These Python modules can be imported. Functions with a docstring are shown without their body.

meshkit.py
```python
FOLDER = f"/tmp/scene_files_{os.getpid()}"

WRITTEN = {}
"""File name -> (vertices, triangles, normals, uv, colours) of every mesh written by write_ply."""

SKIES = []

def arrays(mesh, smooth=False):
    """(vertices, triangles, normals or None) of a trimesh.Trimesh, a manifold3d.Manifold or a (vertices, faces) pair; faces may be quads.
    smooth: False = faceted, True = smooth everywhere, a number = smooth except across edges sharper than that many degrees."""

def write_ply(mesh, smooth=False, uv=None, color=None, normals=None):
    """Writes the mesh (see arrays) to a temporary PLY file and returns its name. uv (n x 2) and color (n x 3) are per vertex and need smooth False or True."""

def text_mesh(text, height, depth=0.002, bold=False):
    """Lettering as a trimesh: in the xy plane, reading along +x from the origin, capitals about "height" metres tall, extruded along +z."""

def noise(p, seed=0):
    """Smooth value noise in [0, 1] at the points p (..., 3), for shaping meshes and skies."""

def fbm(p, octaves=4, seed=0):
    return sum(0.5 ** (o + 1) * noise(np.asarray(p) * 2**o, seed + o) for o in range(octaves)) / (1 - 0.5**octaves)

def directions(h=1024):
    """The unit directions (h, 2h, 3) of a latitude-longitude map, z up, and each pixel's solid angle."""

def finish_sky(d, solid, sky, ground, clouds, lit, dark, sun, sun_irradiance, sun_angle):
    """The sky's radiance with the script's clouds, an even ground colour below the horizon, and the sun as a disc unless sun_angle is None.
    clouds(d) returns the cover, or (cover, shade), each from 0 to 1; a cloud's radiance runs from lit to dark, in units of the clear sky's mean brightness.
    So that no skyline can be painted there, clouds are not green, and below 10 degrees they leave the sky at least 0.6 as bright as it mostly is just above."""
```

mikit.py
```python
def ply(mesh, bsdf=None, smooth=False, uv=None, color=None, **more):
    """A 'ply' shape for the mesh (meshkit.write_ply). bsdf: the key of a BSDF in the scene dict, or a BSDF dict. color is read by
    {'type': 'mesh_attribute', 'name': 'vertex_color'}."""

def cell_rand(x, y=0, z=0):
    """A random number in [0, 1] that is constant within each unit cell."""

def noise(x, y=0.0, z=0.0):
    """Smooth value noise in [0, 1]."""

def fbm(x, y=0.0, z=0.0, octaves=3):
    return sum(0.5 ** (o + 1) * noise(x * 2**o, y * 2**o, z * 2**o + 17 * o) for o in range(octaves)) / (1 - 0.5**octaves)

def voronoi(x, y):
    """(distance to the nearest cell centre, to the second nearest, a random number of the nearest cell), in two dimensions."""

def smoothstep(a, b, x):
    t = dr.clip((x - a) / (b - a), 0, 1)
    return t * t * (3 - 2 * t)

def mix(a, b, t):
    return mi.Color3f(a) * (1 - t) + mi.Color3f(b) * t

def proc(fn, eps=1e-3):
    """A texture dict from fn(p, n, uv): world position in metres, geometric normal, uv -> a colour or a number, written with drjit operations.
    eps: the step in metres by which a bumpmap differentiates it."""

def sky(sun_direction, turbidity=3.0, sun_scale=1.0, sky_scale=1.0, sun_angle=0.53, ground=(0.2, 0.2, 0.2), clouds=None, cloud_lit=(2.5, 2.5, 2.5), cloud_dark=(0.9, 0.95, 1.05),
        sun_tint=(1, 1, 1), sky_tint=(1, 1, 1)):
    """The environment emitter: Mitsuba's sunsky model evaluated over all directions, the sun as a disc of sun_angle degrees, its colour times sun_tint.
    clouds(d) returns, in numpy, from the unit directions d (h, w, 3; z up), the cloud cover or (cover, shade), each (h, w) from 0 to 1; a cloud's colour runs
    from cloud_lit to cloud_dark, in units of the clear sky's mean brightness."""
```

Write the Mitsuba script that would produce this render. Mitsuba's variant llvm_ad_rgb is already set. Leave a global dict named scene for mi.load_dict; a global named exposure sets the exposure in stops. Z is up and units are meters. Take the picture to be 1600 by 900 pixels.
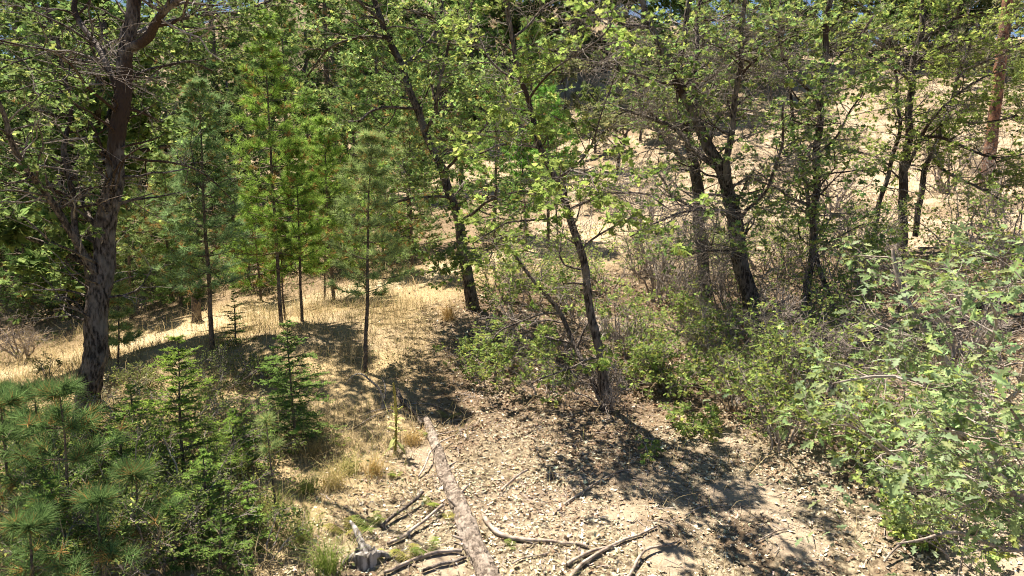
import math, numpy as np, trimesh, mitsuba as mi, drjit as dr, mikit, meshkit
from scipy.interpolate import RBFInterpolator, CubicSpline
T = mi.ScalarTransform4f
scene, labels = {}, {}
# ---------------------------------------------------------------- camera, sky, exposure
PITCH, FOC, CAMZ = math.radians(8), 1067.0, 4.0
scene['camera'] = {'type': 'perspective', 'fov': 73.73, 'fov_axis': 'x', 'near_clip': 0.05, 'far_clip': 3000.0,
    'to_world': T().look_at(origin=[0, 0, CAMZ], target=[0, math.cos(PITCH), CAMZ - math.sin(PITCH)], up=[0, 0, 1])}
SUN = np.array([-0.36, 0.36, 1.0])
scene['sky'] = mikit.sky(SUN.tolist(), turbidity=3, sky_scale=.29, sun_tint=(.97, 1.0, 1.05))
exposure = 3.5

# ---------------------------------------------------------------- helpers
def at(u, v, y):
    """the point y metres ahead that shows at pixel (u, v) of the 1600 x 900 photograph"""
    a, b = (u - 800) / FOC, (450 - v) / FOC
    d = np.array([a, math.cos(PITCH) + b * math.sin(PITCH), -math.sin(PITCH) + b * math.cos(PITCH)])
    return np.array([0, 0, CAMZ]) + d * (y / d[1])

def nrm(a):
    return a / np.maximum(np.linalg.norm(a, axis=-1, keepdims=True), 1e-9)

used = {}
def numbered(name):
    k = used.get(name, 0)
    used[name] = k + 1
    return name if k == 0 else f'{name}_{k:03d}'

def thing(name, label, cat, group=None, kind=None):
    key = numbered(name)
    labels[key] = {'label': label, 'category': cat}
    if group: labels[key]['group'] = group
    if kind: labels[key]['kind'] = kind
    return key

def part(parent, name, mesh, bsdf, smooth=False, color=None, kind=None, label=None):
    key = numbered(parent + '__' + name)
    scene[key] = mikit.ply(mesh, bsdf, smooth=smooth, color=color)
    d = {}
    if kind: d['kind'] = kind
    if label: d['label'] = label
    if d: labels[key] = d
    return key

def solo(name, mesh, bsdf, label, cat, group=None, kind=None, smooth=False, color=None):
    key = thing(name, label, cat, group, kind)
    scene[key] = mikit.ply(mesh, bsdf, smooth=smooth, color=color)
    return key

def structure(name, mesh, bsdf, label, smooth=True):
    labels[name] = {'label': label, 'kind': 'structure'}
    scene[name] = mikit.ply(mesh, bsdf, smooth=smooth)

# ---------------------------------------------------------------- the ground
CTRL = [(755,890,6.8),(1100,885,6.8),(300,885,6.5),(1450,885,6.6),(670,670,10.4),(940,638,11),(1190,545,14.5),(1000,480,17.5),(738,482,17),
    (850,400,23),(1050,340,27),(1538,290,25),(1300,200,45),(1300,88,70),(1080,45,72),(930,20,72),(780,5,72),(480,0,70),(1500,70,66),(800,150,62),(500,150,62),(220,250,42),(0,590,16.5),(135,680,10.8),
    (332,543,14),(571,580,12.3),(250,530,17),(450,480,19.5),(0,500,25),(300,480,21),(1600,370,18),(1500,480,13),(30,760,8.3),(1400,640,9.5),
    (1300,360,22),(640,440,21)]
cp = [at(*c) for c in CTRL] + [np.array(c, float) for c in [(0,-8,-1.2),(0,2,-.4),(-20,2,-1),(15,2,1.5),(20,10,3.2),(-25,10,-1.5),(-40,30,-1),
    (-45,60,10),(50,60,16),(60,30,9),(35,12,5.5),(-45,80,18),(0,84,23.5),(45,82,20.5),(-45,105,15),(0,105,21),(45,105,16),(70,80,21),(-70,80,14),(-70,20,-2),(70,10,9)]]
cp = np.array(cp)
rbf = RBFInterpolator(cp[:, :2], cp[:, 2], kernel='thin_plate_spline', smoothing=0.4)
def fbm2(x, y, s, seed=0, o=3):
    p = np.stack([x * s, y * s, np.full_like(x, seed * 7.3)], -1)
    return sum(0.5 ** (k + 1) * meshkit.noise(p * 2 ** k, seed + k) for k in range(o)) / (1 - .5 ** o)
def hgt(x, y):
    x, y = np.atleast_1d(np.asarray(x, float)), np.atleast_1d(np.asarray(y, float))
    cx, cy = np.clip(x, -75, 75), np.clip(y, -15, 112)
    z = rbf(np.stack([cx, cy], -1).reshape(-1, 2)).reshape(x.shape)
    out = np.hypot(x - cx, y - cy)
    z = z - 0.3 * out * (out < 80) - 24 * (out >= 80)
    near = np.clip(1.2 - np.hypot(x, y - 10) / 60, .25, 1)
    z = z + (fbm2(x, y, .35, 3) - .5) * .34 * near + (fbm2(x, y, 1.7, 5) - .5) * .13 * near
    return z
def gz(x, y):
    return float(hgt(x, y)[0])
RAYY = np.concatenate([np.arange(3, 30, .05), np.arange(30, 110, .25)])
def on_ground(u, v):
    p = np.array([at(u, v, 1.0) - [0, 0, CAMZ]])
    q = np.array([0, 0, CAMZ]) + p * RAYY[:, None]
    hit = np.nonzero(q[:, 2] < hgt(q[:, 0], q[:, 1]))[0]
    return q[hit[0]] if len(hit) else q[-1]

def lines(lo, hi, dense_lo, dense_hi, step, far):
    core = list(np.arange(dense_lo, dense_hi, step))
    a, s = [], step
    x = dense_lo
    while x > lo:
        s = min(s * 1.07, far); x -= s; a.append(x)
    b, s, x = [], step, core[-1]
    while x < hi:
        s = min(s * 1.07, far); x += s; b.append(x)
    return np.array(a[::-1] + core + b)
gx, gy = lines(-600, 600, -8, 9, .125, 40), lines(-300, 900, 5, 18, .125, 40)
GX, GY = np.meshgrid(gx, gy)
GZ = hgt(GX, GY)
nx_, ny_ = len(gx), len(gy)
ii, jj = np.meshgrid(np.arange(ny_ - 1), np.arange(nx_ - 1), indexing='ij')
q = np.stack([ii * nx_ + jj, ii * nx_ + jj + 1, (ii + 1) * nx_ + jj + 1, (ii + 1) * nx_ + jj], -1).reshape(-1, 4)
ground_mesh = (np.stack([GX, GY, GZ], -1).reshape(-1, 3), q)

trail = [on_ground(u, v)[:2] for u, v in [(-60,610),(120,560),(330,505),(480,470),(640,440),(760,405),(900,372),(1060,335),(1200,310),(1400,295)]]
def trail_dist(x, y):
    d = np.full(np.shape(x), 1e9)
    for a, b in zip(trail[:-1], trail[1:]):
        ab = b - a
        t = np.clip(((x - a[0]) * ab[0] + (y - a[1]) * ab[1]) / (ab @ ab), 0, 1)
        d = np.minimum(d, np.hypot(x - a[0] - t * ab[0], y - a[1] - t * ab[1]))
    return d
def trail_dist_dr(x, y):
    d = mi.Float(1e9)
    for a, b in zip(trail[:-1], trail[1:]):
        ab = [float(b[0] - a[0]), float(b[1] - a[1])]
        px, py = x - float(a[0]), y - float(a[1])
        t = dr.clip((px * ab[0] + py * ab[1]) / (ab[0] ** 2 + ab[1] ** 2), 0, 1)
        d = dr.minimum(d, dr.sqrt(dr.square(px - t * ab[0]) + dr.square(py - t * ab[1])))
    return d
SOIL = [(*on_ground(u, v)[:2], r) for u, v, r in [(1165,775,.6),(1050,868,.35),(655,715,.5),(1235,845,.4),(1125,690,.4),(970,805,.25),(690,885,.3),(1570,850,.6)]]
def ground_color(p, n, uv):
    x, y = p.x, p.y
    a, b, c = mikit.fbm(x * .5, y * .5, 1.0, 4), mikit.fbm(x * 3, y * 3, 4.0, 4), mikit.noise(x * 22, y * 22, 3.0)
    f = mikit.noise(x * 70, y * 70, 8.0)
    soil = mikit.mix((.235, .19, .14), (.345, .295, .225), b * .7 + f * .3)
    grass = mikit.mix((.26, .20, .11), (.36, .295, .18), c * .6 + b * .4)
    litter = mikit.mix((.085, .068, .046), (.29, .252, .18), mikit.smoothstep(.2, .8, c * .5 + f * .5))
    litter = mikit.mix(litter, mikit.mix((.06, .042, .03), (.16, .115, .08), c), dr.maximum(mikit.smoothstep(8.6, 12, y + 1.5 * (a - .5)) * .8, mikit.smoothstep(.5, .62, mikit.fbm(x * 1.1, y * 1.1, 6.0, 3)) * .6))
    far = mikit.mix((.30, .245, .17), (.38, .32, .235), mikit.smoothstep(.3, .7, b * .5 + c * .3 + f * .2))
    far = mikit.mix(far, (.21, .165, .115), mikit.smoothstep(.53, .66, a) * .8)
    far = mikit.mix(far, (.235, .185, .125), mikit.smoothstep(.52, .64, mikit.fbm(x * .9 + y * .5, y * .9 - x * .5, 5.0, 4)) * .75)
    near_w = mikit.smoothstep(21.5, 18.5, y - .45 * x) * mikit.smoothstep(-2.6, -.6, x + .35 * dr.maximum(0, 9 - y))
    col = mikit.mix(grass, litter, near_w)
    s = mikit.smoothstep(.58, .70, a) * .4
    for sx, sy, sr in SOIL:
        s = dr.maximum(s, mikit.smoothstep(1.15, .6, dr.sqrt(dr.square(x - float(sx)) + dr.square(y - float(sy))) / float(sr) + (b - .5) * 1.1))
    col = mikit.mix(col, soil, s)
    col = mikit.mix(col, far, mikit.smoothstep(19, 26, y + .45 * x - 2 * a))
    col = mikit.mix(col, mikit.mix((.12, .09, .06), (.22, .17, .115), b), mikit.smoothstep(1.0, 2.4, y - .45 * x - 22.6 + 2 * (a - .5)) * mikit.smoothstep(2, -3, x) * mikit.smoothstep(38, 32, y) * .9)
    return mikit.mix(col, mikit.mix((.34, .28, .175), (.46, .39, .265), b), mikit.smoothstep(2.0, .7, trail_dist_dr(x, y) + 1.2 * a))
def ground_bump(p, n, uv):
    return mikit.fbm(p.x * 9, p.y * 9, p.z * 9, 4)
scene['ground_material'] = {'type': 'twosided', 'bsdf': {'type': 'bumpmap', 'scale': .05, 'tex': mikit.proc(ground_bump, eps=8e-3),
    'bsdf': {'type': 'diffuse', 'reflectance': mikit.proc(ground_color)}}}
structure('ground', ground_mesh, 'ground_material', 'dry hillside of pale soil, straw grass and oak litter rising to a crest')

# ---------------------------------------------------------------- materials
def thin(name, diff_trans, rough, spec=.5):
    scene[name] = {'type': 'principledthin', 'base_color': {'type': 'mesh_attribute', 'name': 'vertex_color'}, 'roughness': rough,
                   'diff_trans': diff_trans, 'eta': 1.45, 'spec_trans': 0.0}
thin('leaf_material', .95, .30)
thin('needle_material', .6, .5)
thin('straw_material', .5, .6)
scene['litter_material'] = {'type': 'twosided', 'bsdf': {'type': 'principled', 'base_color': {'type': 'mesh_attribute', 'name': 'vertex_color'}, 'roughness': .55, 'specular': .4}}
def bark(name, c0, c1, c2, sx, sz, bump, patch=None):
    def color(p, n, uv):
        a = mikit.fbm(p.x * sx, p.y * sx, p.z * sz, 4)
        b = mikit.fbm(p.x * 5, p.y * 5, p.z * 3 + 9, 4)
        col = mikit.mix(mikit.mix(c0, c1, mikit.smoothstep(.3, .7, a)), c2, mikit.smoothstep(.5, .7, b) * .6)
        if patch:
            col = mikit.mix(col, patch, mikit.smoothstep(.52, .62, mikit.fbm(p.x * 2 + 5, p.y * 2, p.z * 1.1, 2)) * mikit.smoothstep(3.2, 4.6, p.z))
        return col
    def height(p, n, uv):
        return mikit.fbm(p.x * sx, p.y * sx, p.z * sz, 4)
    scene[name] = {'type': 'twosided', 'bsdf': {'type': 'bumpmap', 'scale': bump, 'tex': mikit.proc(height, eps=3e-3),
        'bsdf': {'type': 'principled', 'base_color': mikit.proc(color), 'roughness': .8, 'specular': .25}}}
bark('oak_bark', (.02, .016, .014), (.15, .125, .11), (.21, .19, .17), 42, 10, .035, patch=(.05, .032, .023))
bark('pine_bark', (.05, .025, .018), (.25, .125, .075), (.23, .14, .10), 16, 5, .02)
bark('young_bark', (.05, .04, .033), (.15, .115, .09), (.20, .165, .13), 40, 25, .006)
bark('twig_bark', (.15, .125, .11), (.30, .265, .24), (.40, .37, .345), 30, 30, .002)
bark('dead_wood', (.14, .11, .09), (.37, .315, .265), (.46, .42, .38), 18, 18, .006)
bark('grey_wood', (.05, .045, .04), (.33, .315, .30), (.42, .41, .395), 30, 6, .012)
bark('log_bark', (.075, .06, .048), (.235, .20, .17), (.29, .26, .23), 26, 26, .03)

# ---------------------------------------------------------------- branches
def tubes(P, R, sides):
    """P (N, k, 3), R (N, k): N tubes as one (vertices, triangles)"""
    N, k, _ = P.shape
    t = nrm(np.gradient(P, axis=1))
    m = nrm(t.mean(1))
    ref = np.where(np.abs(m[:, 2:]) < .7, [0, 0, 1.], [1., 0, 0])[:, None]
    a = nrm(np.cross(t, np.broadcast_to(ref, t.shape)))
    b = np.cross(t, a)
    ang = np.arange(sides) * 2 * np.pi / sides
    V = P[:, :, None] + R[:, :, None, None] * (np.cos(ang)[:, None] * a[:, :, None] + np.sin(ang)[:, None] * b[:, :, None])
    V = V.reshape(-1, 3)
    n, i, j = np.meshgrid(np.arange(N), np.arange(k - 1), np.arange(sides), indexing='ij')
    o = (n * k + i) * sides
    j2 = (j + 1) % sides
    Q = np.stack([o + j, o + j2, o + sides + j2, o + sides + j], -1).reshape(-1, 4)
    F = np.vstack([Q[:, [0, 2, 1]], Q[:, [0, 3, 2]]])
    return V, F
def join(ms):
    ms = [m for m in ms if len(m[0])]
    at_ = np.cumsum([0] + [len(m[0]) for m in ms])
    return np.vstack([m[0] for m in ms]), np.vstack([m[1] + a for m, a in zip(ms, at_)])
def spline(pts, rad, n, rng=None, wig=0):
    pts = np.asarray(pts, float)
    s = np.concatenate([[0], np.cumsum(np.linalg.norm(np.diff(pts, axis=0), axis=1))])
    u = np.linspace(0, s[-1], n)
    p = CubicSpline(s, pts)(u) if len(pts) > 2 else pts[0] + (pts[-1] - pts[0]) * (u / s[-1])[:, None]
    if wig and rng is not None:
        ph = rng.uniform(0, 6.3, (3, 2))
        w = np.stack([np.sin(u * 2.1 + ph[i, 0]) + .6 * np.sin(u * 4.7 + ph[i, 1]) for i in range(3)], -1)
        p = p + w * wig * np.minimum(1, np.minimum(u, s[-1] - u) / max(s[-1] * .2, 1e-6))[:, None] * [1, 1, .3]
    return p, np.interp(u, s, rad)
def trunk_mesh(pts, rad, rng, sides=20, ring=.05, ridge=.10, wig=.02, flare=.25):
    L = np.linalg.norm(np.diff(pts, axis=0), axis=1).sum()
    n = int(min(max(L / ring, 8), 260))
    p, r = spline(pts, rad, n, rng, wig)
    s = np.linspace(0, L, n)
    r = r * (1 + flare * np.exp(-s / .28))
    V, F = tubes(p[None], r[None], sides)
    V = V.reshape(n, sides, 3)
    ang = np.arange(sides) / sides * 2 * np.pi
    circ = max(3.0, r[0] * 2 * np.pi / .05) / (2 * np.pi)
    N = np.stack([np.cos(ang)[None] * circ + s[:, None] * 1.2, np.sin(ang)[None] * circ + np.sin(s[:, None] * 1.7), np.broadcast_to(s[:, None] * 4.2, (n, sides))], -1)
    nz = np.abs(meshkit.noise(N, int(rng.integers(99))) * 2 - 1) * .8 + .35 * meshkit.noise(N * 2.3, 5)
    V = p[:, None] + (V - p[:, None]) * (1 + ridge * (nz[..., None] - .5) * 2)
    return (V.reshape(-1, 3), F), p, r
def resample(p, r, n):
    u = np.linspace(0, len(p) - 1, n)
    return np.stack([np.interp(u, np.arange(len(p)), p[:, k]) for k in range(3)], -1), np.interp(u, np.arange(len(p)), r)
def sprout(rng, P, R, counts, t0, t1, ang, L, rr, k=5, up=0., wig=.25, flat=1., rmin=.0022):
    """children of the polylines P (M, n, 3) with radii R (M, n)"""
    M, n, _ = P.shape
    idx = np.repeat(np.arange(M), counts)
    N = len(idx)
    if not N: return np.zeros((0, k, 3)), np.zeros((0, k))
    t = rng.uniform(t0, t1, N) * (n - 1)
    i = np.minimum(t.astype(int), n - 2)
    f = (t - i)[:, None]
    pos = P[idx, i] * (1 - f) + P[idx, i + 1] * f
    rad = R[idx, i] * (1 - f[:, 0]) + R[idx, i + 1] * f[:, 0]
    tan = nrm(P[idx, i + 1] - P[idx, i])
    v = rng.normal(size=(N, 3)); v[:, 2] *= flat
    perp = nrm(v - (v * tan).sum(-1, keepdims=True) * tan)
    a = rng.normal(ang, .25, N)[:, None]
    d = np.cos(a) * tan + np.sin(a) * perp
    d[:, 2] = d[:, 2] * flat + up
    d = nrm(d)
    L = L[idx] if np.ndim(L) else L
    ln = L * rng.uniform(.55, 1.25, N) * (1 - .45 * t / (n - 1))
    out, step = [pos], (ln / (k - 1))[:, None]
    for _ in range(k - 1):
        d = nrm(d + rng.normal(size=(N, 3)) * wig * [1, 1, .6] + [0, 0, up * .15])
        pos = pos + d * step
        out.append(pos)
    r0 = np.maximum(np.minimum(rad * rr, ln * .02 + .002), rmin)
    return np.stack(out, 1), np.maximum(r0[:, None] * np.linspace(1, .35, k), rmin * .8)

# ---------------------------------------------------------------- leaves
def leaf_shape(half, ribs, fold, bend):
    """half: outline on one side [(x, y)], ribs: x of the midrib's points; fanned triangles, mirrored"""
    pts = [(x, 0.) for x in ribs] + list(half) + [(x, -y) for x, y in half]
    v = np.array([(x, y, fold * abs(y) - bend * x * x) for x, y in pts])
    return v
def oak_leaf(fold=.25, bend=.18):
    v = leaf_shape([(.20, .16), (.32, .07), (.48, .29), (.57, .10), (.75, .22), (.80, .07)], [0, .30, .56, .79, 1.0], fold, bend)
    f = []
    for o, s in ((5, 1), (11, -1)):
        L1, V1, L2, V2, L3, V3 = range(o, o + 6)
        for t in ((0, L1, V1), (0, V1, 1), (V1, L2, V2), (1, V1, V2), (1, V2, 2), (V2, L3, V3), (2, V2, V3), (2, V3, 3), (3, V3, 4)):
            f.append(t[::-1] if s > 0 else t)
    w = len(v)
    v = np.vstack([v, [(-.28, .012, .03), (-.28, -.012, .03), (.02, 0, 0)]])
    f.append((w, w + 1, w + 2))
    return v, np.array(f)
def mid_leaf(fold=.3, bend=.15):
    v = np.array([(0, 0, 0), (1, 0, -bend)] + [(x, s * y, fold * y - bend * x * x) for s in (1, -1) for x, y in ((.28, .34), (.43, .16), (.66, .40), (.78, .14))])
    f = []
    for o in (2, 6):
        f += [(0, o, o + 1), (o + 1, o + 2, o + 3), (0, o + 1, 1), (o + 1, o + 3, 1)]
    return v, np.array(f)
def small_leaf():
    return np.array([(0, 0, 0), (.45, .26, .06), (1, 0, -.08), (.45, -.26, .06)]), np.array([(0, 2, 1), (0, 3, 2)])
OAK, MID, SMALL = oak_leaf(), mid_leaf(), small_leaf()
def scatter(tmpl, pos, d, n, size, col):
    """copies of a leaf at pos, along d, facing n: (mesh, vertex colours)"""
    tv, tf = tmpl
    x = nrm(d); z = nrm(n - (n * x).sum(-1, keepdims=True) * x); y = np.cross(z, x)
    s = size[:, None, None]
    V = pos[:, None] + s * (tv[None, :, :1] * x[:, None] + tv[None, :, 1:2] * y[:, None] + tv[None, :, 2:] * z[:, None])
    F = tf[None] + (np.arange(len(pos)) * len(tv))[:, None, None]
    return (V.reshape(-1, 3), F.reshape(-1, 3)), np.repeat(np.clip(col, .005, .9), len(tv), 0)
def palette(rng, n, base, alt, p_alt, jit=.22):
    base, alt = np.array(base), np.array(alt)
    c = np.where(rng.random((n, 1)) < p_alt, alt, base + (alt - base) * rng.random((n, 1)) * .35)
    return c * np.exp(rng.normal(0, jit, (n, 1))) * np.exp(rng.normal(0, .05, (n, 3)))
def leaves_on(rng, tw, per, size, base, alt, p_alt, tmpl, droop=.1, spread=1.0, tilt=.55, tmin=.45):
    N, k, _ = tw.shape
    idx = np.repeat(np.arange(N), per)
    M = len(idx)
    t = np.where(rng.random(M) < .55, rng.uniform(.88, 1, M), rng.uniform(tmin, 1, M)) * (k - 1)
    i = np.minimum(t.astype(int), k - 2); f = (t - i)[:, None]
    pos = tw[idx, i] * (1 - f) + tw[idx, i + 1] * f
    tan = nrm(tw[idx, i + 1] - tw[idx, i])
    d = nrm(tan * .6 + rng.normal(size=(M, 3)) * [1, 1, .45] * spread * .8 - [0, 0, droop])
    nn = nrm(np.array([0, 0, 1.]) + rng.normal(size=(M, 3)) * tilt)
    clump = np.exp(rng.normal(0, .22, N))[idx][:, None]
    return scatter(tmpl, pos + d * .02, d, nn, size * rng.uniform(.6, 1.25, M), palette(rng, M, base, alt, p_alt) * clump)

OAKG, OAKY, OAKB = (.155, .25, .092), (.31, .375, .11), (.20, .135, .06)
def pix_limb(y0, pts):
    """[(u, v, width in pixels, metres nearer (-) or farther (+))] -> points and radii"""
    p = np.array([at(u, v, y0 + dy) for u, v, w, dy in pts])
    r = np.array([max(w * (y0 + dy) / (2 * FOC), .004) for u, v, w, dy in pts])
    return p, r
def oak(name, label, y0, limbs, n1=3.0, L1=1.9, L2=.9, L3=.42, c2=5, c3=5, per=5, bare=.15, seed=0, tmpl=MID, size=.095, base=OAKG, alt=OAKY, p_alt=.22,
        barkm='oak_bark', cat='oak tree', group=None, dead=0, t0=.25, sides=16, ridge=.1, rooted=(0,), flat=.55, worldlimbs=None, leaf_cut=None, gap=.43, ltilt=.75):
    rng = np.random.default_rng(1000 + seed)
    t = thing(name, label, cat, group)
    P0, R0, lens = [], [], []
    src = worldlimbs if worldlimbs is not None else [pix_limb(y0, l) for l in limbs]
    for j, (p, r) in enumerate(src):
        if j in rooted:
            z = gz(p[0, 0], p[0, 1])
            p = np.vstack([[p[0, 0], p[0, 1], z - .25], p]) if p[0, 2] > z - .1 else np.vstack([[p[0, 0], p[0, 1], z - .25], p[1:]])
            r = np.concatenate([[r[0] * 1.05], r]) if len(r) < len(p) else r
        big = r[0] > .05
        mesh, p2, r2 = trunk_mesh(p, r, rng, sides=(sides if j == 0 else max(8, sides // 2)) if big else 7, ring=(.06 if big else .12) if worldlimbs is None else .5, ridge=ridge if big else .03, wig=.03 if big else .05, flare=.28 if j in rooted else 0)
        part(t, 'trunk' if j == 0 else 'limb', mesh, barkm, smooth=True)
        a, b = resample(p2, r2, 16)
        P0.append(a); R0.append(b); lens.append(np.linalg.norm(np.diff(a, axis=0), axis=1).sum())
    P0, R0, lens = np.array(P0), np.array(R0), np.array(lens)
    A, RA = sprout(rng, P0, R0, np.maximum(2, (lens * n1 * (1.3 if worldlimbs is None else 1)).astype(int)), t0, 1, 1.05, L1, .5, 7, .12, .28, flat, .005)
    A = np.concatenate([A]); 
    B, RB = sprout(rng, A, RA, np.full(len(A), c2), .25, 1, .8, L2, .6, 5, .06, .28, flat, .003)
    C, RC = sprout(rng, B, RB, np.full(len(B), c3), .3, 1, .75, L3, .7, 4, .05, .3, flat, .0022)
    far_ = worldlimbs is not None
    if not far_ and tmpl is MID:
        hb = meshkit.noise(C[:, -1] * 1.25, seed) > gap
        C, RC = C[hb], RC[hb]
    if leaf_cut:
        kb, kc = leaf_cut(B[:, -1]), leaf_cut(C[:, -1])
        B, RB, C, RC = B[kb], RB[kb], C[kc], RC[kc]
    tw = [tubes(A[:, ::3] if far_ else A, RA[:, ::3] if far_ else RA, 4), tubes(B[:, ::2], RB[:, ::2], 3)] + ([tubes(C[:, [0, 1, 3]], RC[:, [0, 1, 3]], 3)] if not far_ else [])
    if dead:
        D, RD = sprout(rng, P0, R0, np.full(len(P0), dead), .1, .75, 1.25, L1 * .8, .35, 6, -.08, .35, .7, .004)
        E_, RE = sprout(rng, D, RD, np.full(len(D), 6), .2, 1, .8, .6, .7, 5, -.04, .4, 1, .004)
        G_, RG = sprout(rng, E_, RE, np.full(len(E_), 3), .3, 1, .8, .3, .7, 4, -.03, .4, 1, .0032)
        part(t, 'dead_branch', join([tubes(D, RD, 5), tubes(E_, RE, 3), tubes(G_[:, ::3], RG[:, ::3], 3)]), 'twig_bark', smooth=True, kind='stuff', label='bare grey dead lower branches')
    part(t, 'branch', join(tw[:1]), barkm, smooth=True, kind='stuff')
    if not far_ or src[0][0][0, 1] < 32: part(t, 'twigs', join(tw[1:]), 'twig_bark', smooth=True, kind='stuff')
    leafy = np.concatenate([C[rng.random(len(C)) > bare], ])
    if leaf_cut: leafy = leafy[leaf_cut(leafy[:, -1])]
    m, c = leaves_on(rng, leafy, per + (2 if worldlimbs is None and tmpl is MID else 0), size, base, alt, p_alt, tmpl, tilt=ltilt)
    part(t, 'crown', m, 'leaf_material', color=c, kind='stuff')
    return t

# ---------------------------------------------------------------- conifers
def needles(rng, pos, d, per, length, width, col):
    """tufts of needles: pos, d (N, 3); per needles each"""
    N = len(pos)
    idx = np.repeat(np.arange(N), per)
    M = len(idx)
    v = rng.normal(size=(M, 3))
    dd = d[idx]
    perp = nrm(v - (v * dd).sum(-1, keepdims=True) * dd)
    a = np.abs(rng.normal(.75, .35, M))[:, None]
    nd = np.cos(a) * dd + np.sin(a) * perp - [0, 0, .12]
    L = (length * rng.uniform(.6, 1.15, M))[:, None]
    p0 = pos[idx] - dd * (rng.random((M, 1)) * length * .25)
    side = nrm(np.cross(nd, rng.normal(size=(M, 3)))) * width / 2
    V = np.stack([p0 - side, p0 + side, p0 + nd * L], 1).reshape(-1, 3)
    F = np.arange(M * 3).reshape(-1, 3)
    return (V, F), np.repeat(np.clip(col[idx] * np.exp(rng.normal(0, .12, (M, 1))), .004, .9), 3, 0)
PINEG = (.31, .41, .17)
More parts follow.
